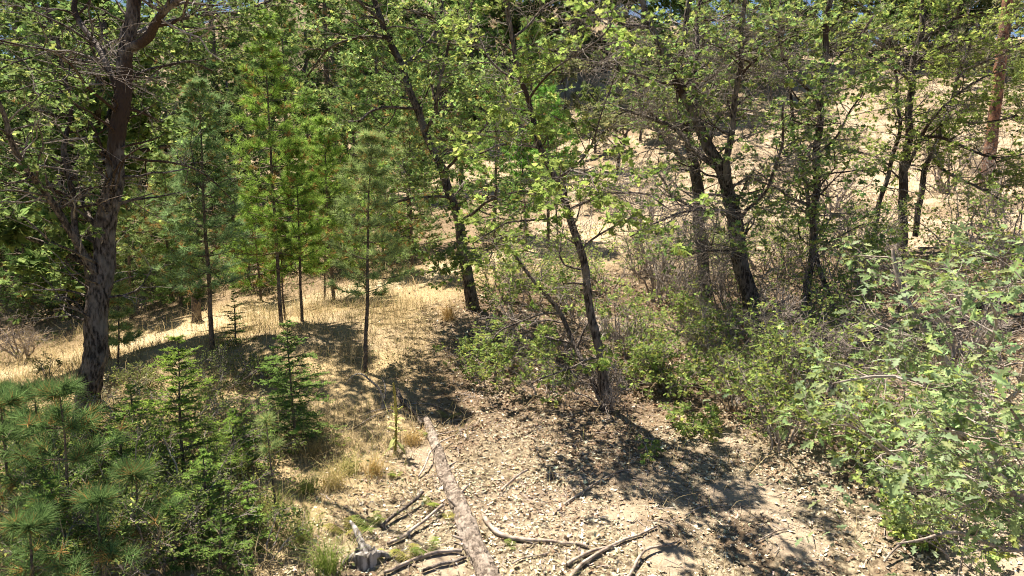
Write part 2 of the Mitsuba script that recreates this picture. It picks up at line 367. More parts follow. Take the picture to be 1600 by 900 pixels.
def pine(name, label, base, height, width, r0, seed, crown0=.3, nlen=.16, per=30, nw=.006, color=PINEG, brown=.06, spacing=.3, cat='pine tree', group=None, barkm='young_bark',
         lean=(0, 0), sides=9, bark_sides=None, dens=1.0, dead=True):
    rng = np.random.default_rng(3000 + seed)
    t = thing(name, label, cat, group)
    b = np.array([base[0], base[1], gz(base[0], base[1]) - .15])
    top = b + [lean[0], lean[1], height + .15]
    midp = (b + top) / 2 + rng.normal(size=3) * [.006, .006, 0] * height
    pts, rad = np.array([b, midp, top]), np.array([r0, r0 * .62, .006])
    mesh, p, r = trunk_mesh(pts, rad, rng, sides=bark_sides or sides, ring=.1 if height < 5 else .12 if bark_sides else .4, ridge=.04 if r0 < .12 else .09, wig=.01, flare=.2)
    part(t, 'trunk', mesh, barkm, smooth=True)
    nw_ = int(height * (1 - .12) / spacing)
    hs = np.linspace(.1, .97, nw_) if dead else np.linspace(crown0, .97, nw_)
    P, R, live = [], [], []
    for h in hs:
        c = np.array([np.interp(h, np.linspace(0, 1, len(p)), p[:, k]) for k in range(3)])
        prof = width * min(1.0, (1.06 - h) ** .75 * 1.15) * (.55 + .45 * min(1, max(0, (h - crown0 + .2) / .3)))
        alive = h > crown0
        nb = int(rng.integers(4, 7) * dens + .5) if alive else (rng.integers(1, 4))
        h = h + rng.normal(0, .012)
        a0 = rng.uniform(0, 6.28)
        for j in range(nb):
            a = a0 + j * 6.28 / nb + rng.normal(0, .25)
            L = prof * rng.uniform(.6, 1.15) * (1 if alive else .6)
            rise = -.12 + .75 * max(0, h - .35) + rng.normal(0, .12)
            s = np.linspace(0, 1, 7)
            out = np.stack([np.cos(a) * s, np.sin(a) * s, rise * s + .28 * s ** 2], -1) * L
            P.append(c + out + np.cumsum(rng.normal(0, .02 * L, (7, 3)), 0) * (s > 0)[:, None])
            R.append(np.linspace(max(.004, .014 * L), .0035, 7)); live.append(alive)
    P, R, live = np.array(P), np.array(R), np.array(live)
    S, RS = sprout(rng, P[live], R[live], np.full(live.sum(), 4), .2, .95, .7, np.linalg.norm(P[live][:, -1] - P[live][:, 0], axis=-1) * .45, .7, 4, .25, .1, .5, .003)
    part(t, 'branch', join([tubes(P[:, ::2], R[:, ::2], 4), tubes(S[:, ::3], RS[:, ::3], 3)]), barkm, smooth=True, kind='stuff')
    X = np.concatenate([P[live][:, -4:].reshape(-1, 3), S[:, 1:].reshape(-1, 3)])
    D = np.concatenate([nrm(np.gradient(P[live], axis=1))[:, -4:].reshape(-1, 3), nrm(np.gradient(S, axis=1))[:, 1:].reshape(-1, 3)])
    X, D = np.vstack([X, p[-4:]]), np.vstack([D, np.tile([[0, 0, 1.]], (4, 1))])
    D = nrm(D + [0, 0, .25])
    col = np.array(color) * np.exp(rng.normal(0, .18, (len(X), 1)))
    br = rng.random(len(X)) < brown
    col[br] = np.array((.36, .23, .09)) * np.exp(rng.normal(0, .2, (br.sum(), 1)))
    m, c = needles(rng, X, D, per, nlen, nw, col)
    part(t, 'needles', m, 'needle_material', color=c, kind='stuff')
    return t
FIRG = (.125, .225, .06)
def fir(name, label, base, height, width, seed, color=FIRG, tipcol=(.22, .34, .075), nw=.013, nlen=.04, cat='fir sapling', group=None, r0=.025, bare=.08, step=.014, spacing=.115):
    rng = np.random.default_rng(5000 + seed)
    t = thing(name, label, cat, group)
    b = np.array([base[0], base[1], gz(base[0], base[1]) - .1])
    top = b + [rng.normal(0, .03), rng.normal(0, .03), height + .1]
    mesh, p, r = trunk_mesh(np.array([b, (b + top) / 2 + rng.normal(size=3) * .01, top]), np.array([r0, r0 * .6, .004]), rng, sides=7, ring=.1, ridge=.02, wig=.01, flare=.1)
    part(t, 'trunk', mesh, 'young_bark', smooth=True)
    P, R = [], []
    for h in np.linspace(bare, .98, max(5, int(height / spacing))):
        c = np.array([np.interp(h, np.linspace(0, 1, len(p)), p[:, k]) for k in range(3)])
        L0 = width * (1.04 - h) ** .8
        a0 = rng.uniform(0, 6.28); nb = int(rng.integers(5, 8))
        for j in range(nb):
            a = a0 + j * 6.28 / nb + rng.normal(0, .2); L = L0 * rng.choice([.35, .7, .9, 1.0, 1.15, 1.3]) * rng.uniform(.8, 1.1)
            s = np.linspace(0, 1, 6)
            P.append(c + [0, 0, rng.normal(0, .025)] + np.stack([np.cos(a) * s, np.sin(a) * s, (.1 + .5 * h + rng.normal(0, .14)) * s - .22 * s ** 2], -1) * L)
            R.append(np.linspace(.0065, .002, 6))
    P, R = np.array(P), np.array(R)
    Ls = np.linalg.norm(P[:, -1] - P[:, 0], axis=-1)
    S, RS = sprout(rng, P, R, np.full(len(P), 11), .15, .95, .8, Ls * .5, .7, 4, .0, .06, .12, .002)
    part(t, 'branch', join([tubes(P, R, 4), tubes(S[:, ::3], RS[:, ::3], 3)]), 'young_bark', smooth=True, kind='stuff')
    ms, cs = [], []
    for Q, tip in ((P, .0), (S, .35)):
        L = np.linalg.norm(np.diff(Q, axis=1), axis=-1).sum(1)
        cnt = np.maximum(3, (L / step).astype(int)) * 2
        idx = np.repeat(np.arange(len(Q)), cnt); M = len(idx); k = Q.shape[1]
        tt = rng.uniform(.15, 1, M); i = np.minimum((tt * (k - 1)).astype(int), k - 2); f = (tt * (k - 1) - i)[:, None]
        pos = Q[idx, i] * (1 - f) + Q[idx, i + 1] * f
        tan = nrm(Q[idx, i + 1] - Q[idx, i])
        side = nrm(np.cross(tan, [0, 0, 1.])) * np.where(rng.random(M) < .5, 1, -1)[:, None]
        nd = nrm(side + tan * .55 + rng.normal(size=(M, 3)) * [.2, .2, .35] + [0, 0, .1])
        w = nrm(np.cross(nd, rng.normal(size=(M, 3)) * .4 + [0, 0, 1.])) * nw / 2
        V = np.stack([pos - w, pos + w, pos + nd * (nlen * rng.uniform(.7, 1.2, M))[:, None]], 1).reshape(-1, 3)
        mixw = np.clip(tip + .5 * (tt - .5) + rng.normal(0, .15, M), 0, 1)[:, None]
        c = (np.array(color) * (1 - mixw) + np.array(tipcol) * mixw) * np.exp(rng.normal(0, .15, (M, 1)))
        ms.append((V, np.arange(M * 3).reshape(-1, 3))); cs.append(np.repeat(np.clip(c, .004, .9), 3, 0))
    part(t, 'needles', join(ms), 'needle_material', color=np.vstack(cs), kind='stuff')
    return t

# ---------------------------------------------------------------- shrubs and small plants
def shrub(name, label, base, h, w, seed, n=9, per=5, size=.04, base_c=(.14, .20, .06), alt=(.26, .30, .085), p_alt=.2, tmpl=SMALL, cat='shrub', group=None, c2=7, c3=6, bare=.05, barkm='twig_bark', flat=.7, tilt=.7, up=.3):
    rng = np.random.default_rng(7000 + seed)
    t = thing(name, label, cat, group)
    b = np.array([base[0], base[1], gz(base[0], base[1]) - .05])
    P, R = [], []
    for j in range(n):
        a = rng.uniform(0, 6.28); o = rng.uniform(.05, 1) ** .7
        s = np.linspace(0, 1, 9)[:, None]
        tip = np.array([np.cos(a) * w * o, np.sin(a) * w * o, h * (1.05 - .55 * o ** 2) * rng.uniform(.75, 1.1)])
        st = np.array([np.cos(a), np.sin(a), 0]) * w * .12
        P.append(b + st + tip * np.stack([s[:, 0] ** 1.3, s[:, 0] ** 1.3, s[:, 0] ** .85], -1) + np.cumsum(rng.normal(0, .02 * h, (9, 3)), 0) * (s > 0))
        R.append(np.linspace(.006 + .008 * h, .003, 9) * (1 if per else 1.6))
    P, R = np.array(P), np.array(R)
    B, RB = sprout(rng, P, R, np.full(n, c2), .2, 1, .8, h * .42, .7, 5, .1, .25, flat, .0028 if per else .005)
    C, RC = sprout(rng, B, RB, np.full(len(B), c3), .2, 1, .8, h * .2, .7, 4, .08, .25, flat, .002 if per else .0034)
    for j in range(n):
        part(t, 'stem', tubes(P[j:j + 1], R[j:j + 1], 6), barkm, smooth=True)
    part(t, 'branch', join([tubes(B, RB, 3), tubes(C[:, ::3] if per else C, RC[:, ::3] if per else RC, 3)]), barkm, smooth=True, kind='stuff')
    if per:
        lv = C[rng.random(len(C)) > bare]
        m, c = leaves_on(rng, lv, per, size, base_c, alt, p_alt, tmpl, tilt=tilt, tmin=.1)
        part(t, 'foliage', m, 'leaf_material', color=c, kind='stuff')
    return t
def stick(name, label, pts, rad, seed, barkm='dead_wood', cat='fallen branch', group=None, lift=None, twigs=2):
    """a branch lying through the pixels pts, on the ground (lift: metres above it at each point)"""
    rng = np.random.default_rng(9000 + seed)
    p = np.array([on_ground(u, v) for u, v in pts])
    n = max(10, int(np.linalg.norm(np.diff(p, axis=0), axis=1).sum() / .08))
    lf = np.interp(np.linspace(0, 1, n), np.linspace(0, 1, len(pts)), lift if lift is not None else [0.02] * len(pts))
    q, r = spline(p, np.linspace(rad[0], rad[1], len(p)) * .64, n, rng, .03)
    q[:, 2] = hgt(q[:, 0], q[:, 1]) + r * .6 + lf
    t = thing(name, label, cat, group)
    s = np.linspace(0, 1, n)
    V, F = tubes(q[None], (r * (1 + .12 * np.sin(s * 37 + seed) * np.sin(s * 11)))[None], 9)
    a, b = len(V), len(V) + 1
    V = np.vstack([V, q[:1], q[-1:]])
    k = np.arange(9)
    F = np.vstack([F, np.stack([k * 0 + a, k, (k + 1) % 9], -1), np.stack([k * 0 + b, (n - 1) * 9 + (k + 1) % 9, (n - 1) * 9 + k], -1)])
    part(t, 'stem', (V, F), barkm, smooth=True)
    if twigs:
        B, RB = sprout(rng, q[None], r[None], np.array([twigs]), .2, .95, .8, np.linalg.norm(q[-1] - q[0]) * .28, .5, 6, .06, .2, .6, .003)
        for j in range(len(B)):
            part(t, 'twig', tubes(B[j:j + 1], RB[j:j + 1], 5), barkm, smooth=True)
    return t
# ---------------------------------------------------------------- the large oaks
def depth(u, v): return on_ground(u, v)[1]
oak('oak_tree', 'large dark oak with furrowed trunk rising from the shrubs at far left, forking low', depth(135, 690), [
    [(133,690,37.6,0),(142,600,34.8,0),(150,500,33.4,0),(163,400,32,.1),(174,300,27.8,.2),(182,220,23.7,.3),(190,150,22.3,.3),(203,60,20.9,.4),(210,-40,16.7,.4),(225,-190,9.74,.5)],
    [(150,425,13.9,0),(122,390,11.8,-.2),(100,345,11.1,-.4),(60,285,9.05,-.8),(22,215,7.66,-1.2),(-20,130,6.26,-1.5)],
    [(122,395,9.05,-.2),(115,330,9.74,.2),(112,250,8.35,.4),(104,170,6.26,.6),(90,60,4.87,.8)],
    [(150,400,6.96,0),(142,340,6.96,.4),(125,300,4.87,.8),(105,240,2.78,1)],
    [(200,75,15.3,.4),(232,55,13.9,.2),(262,20,10.4,0),(330,-40,6.96,-.4),(400,-110,4.18,-1)],
    [(186,170,9.74,.3),(160,95,9.74,.6),(135,40,9.05,.9),(120,-30,6.96,1.2)],
    [(190,150,4.18,.3),(250,100,4.18,1.4),(330,110,2.96,2.8)],
    [(178,240,4.87,.2),(240,250,4.18,1.2),(310,270,3.13,2.4),(375,330,1.74,3.4)],
    [(186,180,4.87,.3),(120,110,4.18,-1.2),(60,75,3.48,-2.4),(-20,60,2.78,-3.2)],
    [(203,60,6.26,.4),(280,30,5.57,1.8),(360,20,4.87,3),(440,-10,3.48,4)],
    [(210,-30,8.35,.4),(150,-130,6.26,-1),(60,-200,4.18,-2)],
    ], n1=4.2, L1=1.55, c2=5, c3=4, per=6, seed=1, sides=44, ridge=.13, dead=3, gap=.3, t0=.22, p_alt=.12, bare=.15, base=(.115, .185, .065), leaf_cut=lambda q: ((q[:, 2] > 5.2) | (np.sin(q[:, 0] * 9.7 + q[:, 1] * 6.1) > .45)) & ((q[:, 0] + .46 * q[:, 2] < -3.9 + .7 * np.sin(q[:, 1] * 2.2)) | (q[:, 1] > 11.7)))
oak('oak_tree', 'leaning oak beyond the fallen log, its dark trunk bare at the base on straw grass', depth(738, 484), [
    [(739,484,21.6,0),(733,440,18.3,0),(722,380,16.6,0),(702,300,14.1,0),(682,240,12.4,.1),(662,200,11.6,.1),(642,150,11.6,.1),(628,105,10.8,.2),(600,40,9.13,.3),(575,-20,7.47,.4),(550,-120,4.98,.5)],
    [(662,205,6.64,.1),(678,175,6.64,-.4),(690,120,4.98,-.8),(705,60,4.15,-1),(715,-20,3.32,-1.2)],
    [(630,108,8.3,.2),(650,85,7.47,.4),(672,62,7.47,.6),(690,20,5.81,.8),(705,-60,4.15,1)],
    [(690,270,4.98,0),(730,230,4.15,-1),(775,170,3.32,-1.8),(800,110,2.49,-2.4)],
    [(705,310,4.98,0),(650,310,3.32,-1.2),(600,330,2.49,-2.2),(575,350,1.66,-2.8)],
    [(715,345,4.98,0),(760,320,4.15,-1),(800,300,3.32,-2),(835,300,2.49,-2.6)],
    [(650,170,4.98,.1),(600,170,4.15,-.8),(560,190,3.32,-1.6)],
    [(612,60,4.98,.3),(560,60,4.15,1),(510,80,3.32,1.8),(480,120,2.49,2.2)],
    [(600,40,4.98,.3),(560,0,4.15,-.6),(520,-20,3.32,-1.2)],
    [(722,380,3.32,0),(690,400,2.49,-.8),(660,410,1.66,-1.4)],
    [(722,385,3.32,0),(745,410,2.49,-.6),(770,395,1.66,-1.4)],
    ], n1=2.5, L1=1.5, c2=5, c3=4, per=6, seed=2, sides=18, p_alt=.3, bare=.08)
oak('oak_tree', 'slender oak with two thin stems curving up from one foot in the leaf litter', depth(945, 640), [
    [(946,640,19.9,0),(938,560,14.9,0),(925,480,13.3,0),(907,400,12.4,0),(886,330,11.6,0),(868,280,9.96,0),(850,235,9.13,0),(832,180,8.3,0),(815,130,7.47,0),(795,40,6.64,0),(783,-60,4.98,0)],
    [(942,630,9.96,0),(905,550,8.3,.3),(872,490,7.47,.5),(835,440,6.64,.6),(805,400,4.98,.7),(775,360,3.32,.7)],
    [(905,395,4.15,0),(960,350,3.32,-.6),(1010,320,2.49,-1)],
    [(868,280,4.15,0),(905,245,3.32,-.5),(935,190,2.49,-.8),(960,120,1.66,-1)],
    [(850,235,4.15,0),(800,225,3.32,-.5),(750,240,2.49,-1)],
    [(825,160,4.15,0),(870,110,3.32,-.6),(920,70,2.49,-1),(960,30,1.66,-1.2)],
    [(815,130,4.15,0),(770,90,3.32,.4),(730,40,2.49,.8)],
    [(800,60,4.15,0),(850,20,3.32,.5),(890,-20,2.49,1)],
    [(872,490,4.15,.5),(820,500,3.32,0),(770,530,2.49,-.5)],
    [(868,280,4.5,0),(892,268,4,-1.2),(912,275,3,-2.4),(935,300,2,-3.2)],
    [(886,330,4.5,0),(940,305,4,-1),(1000,305,3,-2.2),(1050,330,2,-3)],
    [(938,560,4.15,0),(880,575,3.32,-.6),(830,600,2.49,-1)],
    [(886,335,4.15,0),(840,345,3.32,-.6),(790,350,2.49,-1.2),(740,380,1.66,-1.6)],
    ], n1=2.4, L1=1.05, L2=.6, L3=.3, c2=4, c3=4, per=4, seed=3, sides=12, ridge=.06, p_alt=.3, gap=.50, dead=4, size=.1, bare=.15, base=(0.195, 0.283, 0.0741))
oak('oak_tree', 'thick rough oak trunk rising from a tangle of dead branches right of centre', depth(1192, 545), [
    [(1195,545,24.9,0),(1178,490,26.6,0),(1165,440,25.7,0),(1152,370,24.9,0),(1140,310,21.6,.1),(1122,260,18.3,.1),(1100,210,15.8,.2),(1070,150,12.4,.2),(1040,90,10.8,.3),(1010,20,9.13,.4),(985,-60,6.64,.4)],
    [(1135,300,13.3,.1),(1140,240,10.8,-.3),(1148,150,9.13,-.6),(1158,70,8.3,-.8),(1165,-20,6.64,-1)],
    [(1120,262,9.96,.1),(1085,230,8.3,.6),(1050,200,6.64,1),(1000,180,4.98,1.4),(950,160,3.32,1.8)],
    [(1100,210,7.47,.2),(1085,130,7.47,.8),(1090,50,6.64,1.2),(1100,-40,4.98,1.6)],
    [(1150,360,5.81,0),(1190,300,4.98,-.8),(1215,240,4.15,-1.4),(1225,160,3.32,-1.8)],
    [(1150,140,4.98,-.6),(1190,90,4.15,-1.2),(1230,60,3.32,-1.6)],
    [(1060,130,4.98,.2),(1000,120,4.15,-.5),(940,100,3.32,-1),(900,90,2.49,-1.2)],
    [(1020,45,4.98,.4),(960,30,4.15,1),(910,10,3.32,1.6)],
    [(1158,400,4.98,0),(1110,390,4.15,-.8),(1070,400,2.49,-1.4)],
    [(1145,330,4.98,.1),(1090,330,4.15,-1),(1030,345,3.32,-1.8),(985,370,2.49,-2.2)],
    ], n1=2.7, L1=1.4, c2=5, c3=4, per=4, seed=4, sides=22, ridge=.13, p_alt=.28, dead=20, bare=.38)
oak('oak_tree', 'dark oak stem behind the thick rough oak, half hidden by dead twigs', depth(1100, 480), [
    [(1102,480,19.9,0),(1098,400,18.3,0),(1092,320,18.3,0),(1082,250,16.6,.1),(1068,180,13.3,.2),(1062,100,9.96,.2),(1075,20,8.3,.2),(1080,-80,5.81,.2)],
    [(1085,260,8.3,0),(1040,220,6.64,.8),(1010,170,4.98,1.2),(990,100,3.32,1.4)],
    [(1065,140,6.64,.2),(1110,90,5.81,.6),(1140,20,4.15,1),(1150,-40,3.32,1)],
    [(1092,330,4.98,0),(1050,300,4.15,-.6),(1020,260,3.32,-1)],
    ], n1=3, L1=1.5, c2=4, c3=4, per=4, seed=5, sides=14, p_alt=.25, dead=18, bare=.45)
oak('oak_tree', 'tall thin oak with twin dark stems in front of the sunlit slope', depth(1262, 530), [
    [(1260,530,14.9,0),(1262,470,13.3,0),(1268,400,12.4,0),(1273,320,11.6,0),(1278,240,10.8,0),(1281,170,9.96,0),(1287,90,9.13,0),(1300,-10,7.47,0),(1310,-120,4.98,0)],
    [(1310,520,9.13,0),(1292,450,8.3,0),(1275,390,7.47,.1),(1262,310,6.64,.2),(1245,230,5.81,.4),(1235,150,4.98,.6),(1225,60,4.15,.8)],
    [(1278,240,4.15,0),(1320,200,3.32,-.6),(1350,140,2.49,-1)],
    [(1281,170,4.98,0),(1240,110,4.15,-.4),(1215,50,3.32,-.8),(1200,-20,2.49,-1)],
    [(1285,110,4.15,0),(1330,70,3.32,.4),(1370,20,2.49,.8)],
    [(1272,330,4.15,0),(1225,300,3.32,-.6),(1180,280,2.49,-1.2)],
    [(1268,400,3.32,0),(1310,370,2.49,-.8),(1350,350,1.66,-1.4)],
    ], n1=3.4, L1=1.3, c2=4, c3=4, per=5, seed=6, sides=12, ridge=.06, p_alt=.34, gap=.36, dead=9, bare=.25)
oak('oak_tree', 'many stemmed oak right of the twin stems, trunks fanning up to yellow green leaves', depth(1412, 395), [
    [(1408,395,14.1,0),(1412,330,13.3,0),(1414,260,12.4,0),(1420,180,10.8,0),(1430,100,9.13,0),(1440,20,7.47,0),(1450,-80,4.98,0)],
    [(1430,370,9.13,.2),(1440,300,9.13,.2),(1455,240,7.47,.2),(1478,180,6.64,.2),(1502,110,5.81,.2),(1530,30,4.15,.2)],
    [(1362,375,8.3,-.2),(1378,310,7.47,-.2),(1392,250,6.64,-.2),(1405,200,5.81,-.2),(1400,120,4.15,-.2),(1385,30,3.32,-.2)],
    [(1414,270,5.81,0),(1440,215,5.81,-.5),(1470,170,4.15,-1),(1520,130,3.32,-1.4),(1570,110,2.49,-1.8)],
    [(1425,130,4.98,0),(1380,80,4.15,-.6),(1340,40,3.32,-1)],
    [(1435,70,4.98,0),(1490,30,4.15,-.6),(1560,20,3.32,-1)],
    [(1478,180,3.32,.2),(1540,190,3.32,-.6),(1590,180,2.49,-1)],
    [(1440,215,4.98,-.5),(1500,225,4.15,-1.0),(1560,245,3.32,-1.5),(1600,240,2.49,-1.8)],
    [(1455,240,4.98,.2),(1515,290,4.15,-.8),(1590,320,2.49,-1.5)],
    [(1502,110,4,.2),(1555,90,3,-.5),(1600,70,3,-1)],
    [(1430,100,5,0),(1480,70,4,-.8),(1540,60,3,-1.4)],
    [(1392,260,3.32,-.2),(1350,240,2.49,-.8),(1310,240,1.66,-1.4)],
    ], n1=3.0, L1=1.35, c2=5, c3=4, per=4, seed=7, sides=12, ridge=.06, p_alt=.4, gap=.33, dead=9, bare=.24, base=(0.195, 0.273, 0.0702))

# the nearest oak: its foliage reaches towards the camera, its large leaves are parts of their own
near = oak('young_oak', 'nearest pale green oak at lower right with big silvery lobed leaves', 5.2, [
    [(1640,930,26,0),(1590,800,22,.1),(1545,670,18,.2),(1500,600,15,.3),(1450,520,11,.4),(1410,450,8,.5),(1395,390,5,.6)],
    [(1590,800,12,.1),(1520,760,10,-.4),(1440,720,8,-.8),(1370,690,6,-1.1),(1320,660,4,-1.2)],
    [(1600,830,12,0),(1570,760,10,-.7),(1520,700,8,-1.2),(1480,670,6,-1.5)],
    [(1545,670,9,.2),(1590,590,7,-.4),(1605,500,6,-.9),(1610,420,4,-1.2)],
    [(1500,600,7,.3),(1430,600,6,-.2),(1360,590,5,-.4),(1300,600,3,-.4)],
    [(1520,630,7,.3),(1540,540,6,-.3),(1530,470,4,-.6),(1500,430,3,-.8)],
    [(1610,850,9,0),(1540,850,7,-.6),(1470,840,5,-.9),(1400,850,3,-1)],
    [(1640,900,8,-.3),(1620,800,6,-1.2),(1610,700,5,-1.6),(1580,640,4,-1.8)],
    [(1450,520,5,.4),(1400,520,4,.2),(1350,500,3,.1)],
    ], n1=3.1, L1=.6, L2=.32, L3=.2, c2=4, c3=3, per=4, seed=8, tmpl=OAK, size=.085, ltilt=.65, base=(0.23, 0.325, 0.165), alt=(0.31, 0.38, 0.12), p_alt=.14, barkm='twig_bark', sides=10, ridge=.04, t0=.2, cat='young oak', dead=2, bare=.1, rooted=())
def lone_leaves(holder, n, seed, tips, size, cols):
    rng = np.random.default_rng(seed)
    dicts = []
    for c in cols:
        v, f = oak_leaf(rng.uniform(.1, .4), rng.uniform(.05, .4))
        dicts.append(mikit.ply((v, f), 'leaf_material', color=np.tile([c], (len(v), 1))))
    for k in range(n):
        pos = tips[rng.integers(len(tips))] + rng.normal(size=3) * .05
        d = nrm(rng.normal(size=3) * [1, 1, .35] - [0, 0, .15]); nn = nrm(np.array([0, 0, 1.]) + rng.normal(size=3) * .5)
        z = nrm(nn - (nn @ d) * d); y = np.cross(z, d); s = size * rng.uniform(.7, 1.25)
        M = np.eye(4); M[:3, 0], M[:3, 1], M[:3, 2], M[:3, 3] = d * s, y * s, z * s, pos
        key = numbered(holder + '__leaf')
        scene[key] = {**dicts[rng.integers(len(dicts))], 'to_world': T(M)}
tips = []
rg = np.random.default_rng(77)
for u, v, y, k, sp in [(1530,740,3.4,9,22),(1480,700,3.6,10,40),(1390,690,4.0,14,60),(1440,640,4.0,16,70),(1340,560,5,16,60),(1380,470,5.2,14,50),(1450,560,4.6,18,80),(1530,490,4.2,8,18),(1560,400,4.4,16,45),
        (1590,470,4,12,50),(1540,560,4.2,14,60),(1570,640,3.8,12,50),(1420,740,4.0,12,50),(1330,620,4.6,14,50),(1450,870,3.8,14,70),(1310,780,4.8,10,50),(1500,850,3.5,8,70),(1340,430,5.4,10,40),(1480,430,4.8,12,50),(1250,690,5.4,9,40)]:
    for _ in range(k): tips.append(at(u + rg.normal(0, sp), v + rg.normal(0, sp * .7), y + rg.normal(0, .12)))
lone_leaves(near, 300, 5, np.array(tips), .095, [(.25, .35, .20), (.22, .32, .15), (.29, .38, .24), (.33, .39, .2), (.2, .29, .16)])

# ---------------------------------------------------------------- oak scrub on the right
def scrub(label, u, v, h, w, seed, dy=0, **k):
    g = on_ground(u, v)
    return shrub('oak_scrub', label, (g[0], g[1] + dy), h, w, seed, **{**dict(size=.075, tmpl=MID, base_c=(0.185, 0.273, 0.0877), alt=(0.332, 0.37, 0.0975), cat='oak scrub', n=9, c2=6, c3=5, per=4, up=.15), **k})
scrub('leafy oak scrub under the twin stemmed oak, at right of the soil patch', 1270, 660, 1.5, 1.2, 1)
scrub('low oak scrub with bright leaves beside the bare soil patch', 1150, 640, 0.92, 1.03, 2, n=7)
scrub('oak scrub at the foot of the slender two stemmed oak', 850, 620, 0.86, 1.03, 3, n=6)
scrub('broad oak scrub between thick rough oak and the many stemmed oak', 1340, 520, 1.84, 1.72, 4)
scrub('tall green oak scrub filling the lower right corner behind silvery leaves', 1430, 760, 1.5, 1.2, 5, n=11)
scrub('oak scrub right at the foot of the thick rough oak', 1205, 500, 1.95, 1.26, 21, bare=.25)
scrub('oak scrub before the twin stemmed oak, reaching half way to its fork', 1290, 470, 2.18, 1.38, 22, bare=.2)
scrub('scraggly oak scrub left of the many stemmed oak', 1345, 420, 2.07, 1.38, 23, bare=.25)
scrub('oak scrub at right of the many stemmed oak', 1500, 410, 2.18, 1.61, 24, bare=.2)
scrub('oak scrub before the reddish pine', 1575, 390, 2.07, 1.72, 25, bare=.25)
scrub('scraggly oak scrub between the dark stem and the thick rough oak', 1120, 450, 2.18, 1.38, 26, bare=.3)
scrub('scraggly oak scrub by the straw strip, right of the slender oak', 1000, 430, 1.84, 1.26, 27, bare=.35)
scrub('low oak scrub right of the slender oak foot', 1040, 610, 0.92, 1.03, 28, n=7, bare=.2)
scrub('low oak scrub between slender oak and bare soil', 1090, 680, .5, .6, 29, n=5)
scrub('low oak scrub at the uphill side of the leaning oak', 840, 470, 1.15, 1.26, 30, n=7)
scrub('low oak scrub at the bottom edge in the lower right corner', 1500, 880, .7, .9, 6, n=8)
scrub('oak scrub on the right edge below the reddish pine trunk', 1570, 500, 1.49, 1.72, 7)
scrub('oak scrub in shade below the thick rough oak trunk', 1060, 520, 1.03, 1.15, 8, n=7)
scrub('small oak scrub at the foot of the leaning oak', 800, 500, 1.03, 0.92, 9, n=6)
scrub('sparse oak seedling standing in the litter in front of the slender oak', 1015, 720, .35, .25, 10, n=3, c2=3, c3=3)
scrub('oak scrub standing before the many stemmed oak', 1440, 430, 1.38, 1.38, 11)
scrub('oak scrub just left of the thick rough oak, uphill of the slender oak', 960, 520, 1.15, 1.15, 12, n=7)
def brush(label, u, v, h, w, seed, **k):
    g = on_ground(u, v)
    return shrub('dead_brush', label, g, h, w, seed, **{**dict(n=10, per=0, c2=8, c3=7, cat='dead brush', flat=1., up=.05), **k})
brush('bare grey brush at the foot of the thick rough oak', 1150, 530, 2.0, 1.3, 1, n=14)
brush('bare grey brush left of the thick rough oak', 1030, 470, 1.9, 1.2, 2)
brush('low bare brush around the foot of the slender oak', 950, 640, .9, .8, 3)
brush('bare brush under the reddish pine at right', 1560, 330, 2.0, 2.0, 4)
brush('bare brush between twin stemmed and many stemmed oaks', 1350, 470, 1.8, 1.1, 5)
brush('dry twiggy brush by the straw strip in front of the slope shrubs', 1010, 370, 2.4, 1.6, 6)
brush('bare brush in the shade right of the soil patch', 1230, 600, 1.5, .9, 7)
brush('thin dead brush beside the left oak trunk', 40, 560, 1.4, 1.2, 8)

# ---------------------------------------------------------------- young pines in the hollow
def pine_at(label, u, vb, vt, wpx, r_px, seed, **k):
    g = on_ground(u, vb)
    y = g[1]
    return pine('young_pine', label, g, (vb - vt) * y / FOC * 1.02, wpx * y / FOC, max(r_px * .72 * y / FOC / 2, .018), seed, **{**dict(cat='young pine', brown=.1, spacing=max(.26, (vb - vt) * y / FOC / 20), nlen=max(.17, .0075 * y), nw=max(.009, .0008 * y) * (1 if y < 21 else 1.35), per=18 if y < 21 else 10, dens=1.15, lean=(np.random.default_rng(seed).normal(0, .12), 0)), **k})
pine_at('bluish young pine with a straight thin trunk behind the left oak', 332, 545, 135, 82, 11, 1, color=(.26, .39, .185), crown0=.24)
pine_at('young pine with very dark thin trunk left of the pine in the grass shade', 472, 502, 225, 60, 7, 2, crown0=.3, color=(0.245, 0.382, 0.0819))
pine_at('young pine standing in shaded grass left of the mullein, bare lower branches', 571, 582, 215, 80, 10, 3, crown0=.34)
pine_at('tall yellow green pine rising behind the two thin pines', 440, 512, 40, 85, 9, 4, crown0=.22, color=(0.287, 0.437, 0.0956))
pine_at('bushy young pine behind the pine in the grass shade', 522, 470, 195, 75, 8, 5, crown0=.2, color=(0.3, 0.451, 0.109))
pine_at('slim young pine at left of the bluish pine', 205, 500, 170, 60, 8, 6, crown0=.25)
pine_at('young pine with brown needles near the leaning oak', 645, 432, 180, 70, 8, 7, crown0=.2, brown=.22)
pine_at('small pine beyond the straw strip, leftmost of three', 822, 392, 225, 50, 7, 8, crown0=.35, color=(0.218, 0.409, 0.0956))
pine_at('bright green pine beyond the straw strip, middle of three', 856, 388, 150, 75, 8, 9, crown0=.35, color=(0.218, 0.423, 0.0956))
pine_at('thin pine beyond the straw strip, rightmost of three', 872, 383, 250, 45, 5, 10, crown0=.4, color=(0.245, 0.409, 0.0956))
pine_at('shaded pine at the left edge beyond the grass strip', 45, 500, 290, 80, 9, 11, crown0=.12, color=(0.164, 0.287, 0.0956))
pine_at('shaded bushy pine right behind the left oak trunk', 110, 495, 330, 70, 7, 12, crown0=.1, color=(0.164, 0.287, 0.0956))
pine_at('low pine beside the left oak, on the edge of the grass strip', 182, 575, 430, 36, 5, 13, crown0=.3, spacing=.2)
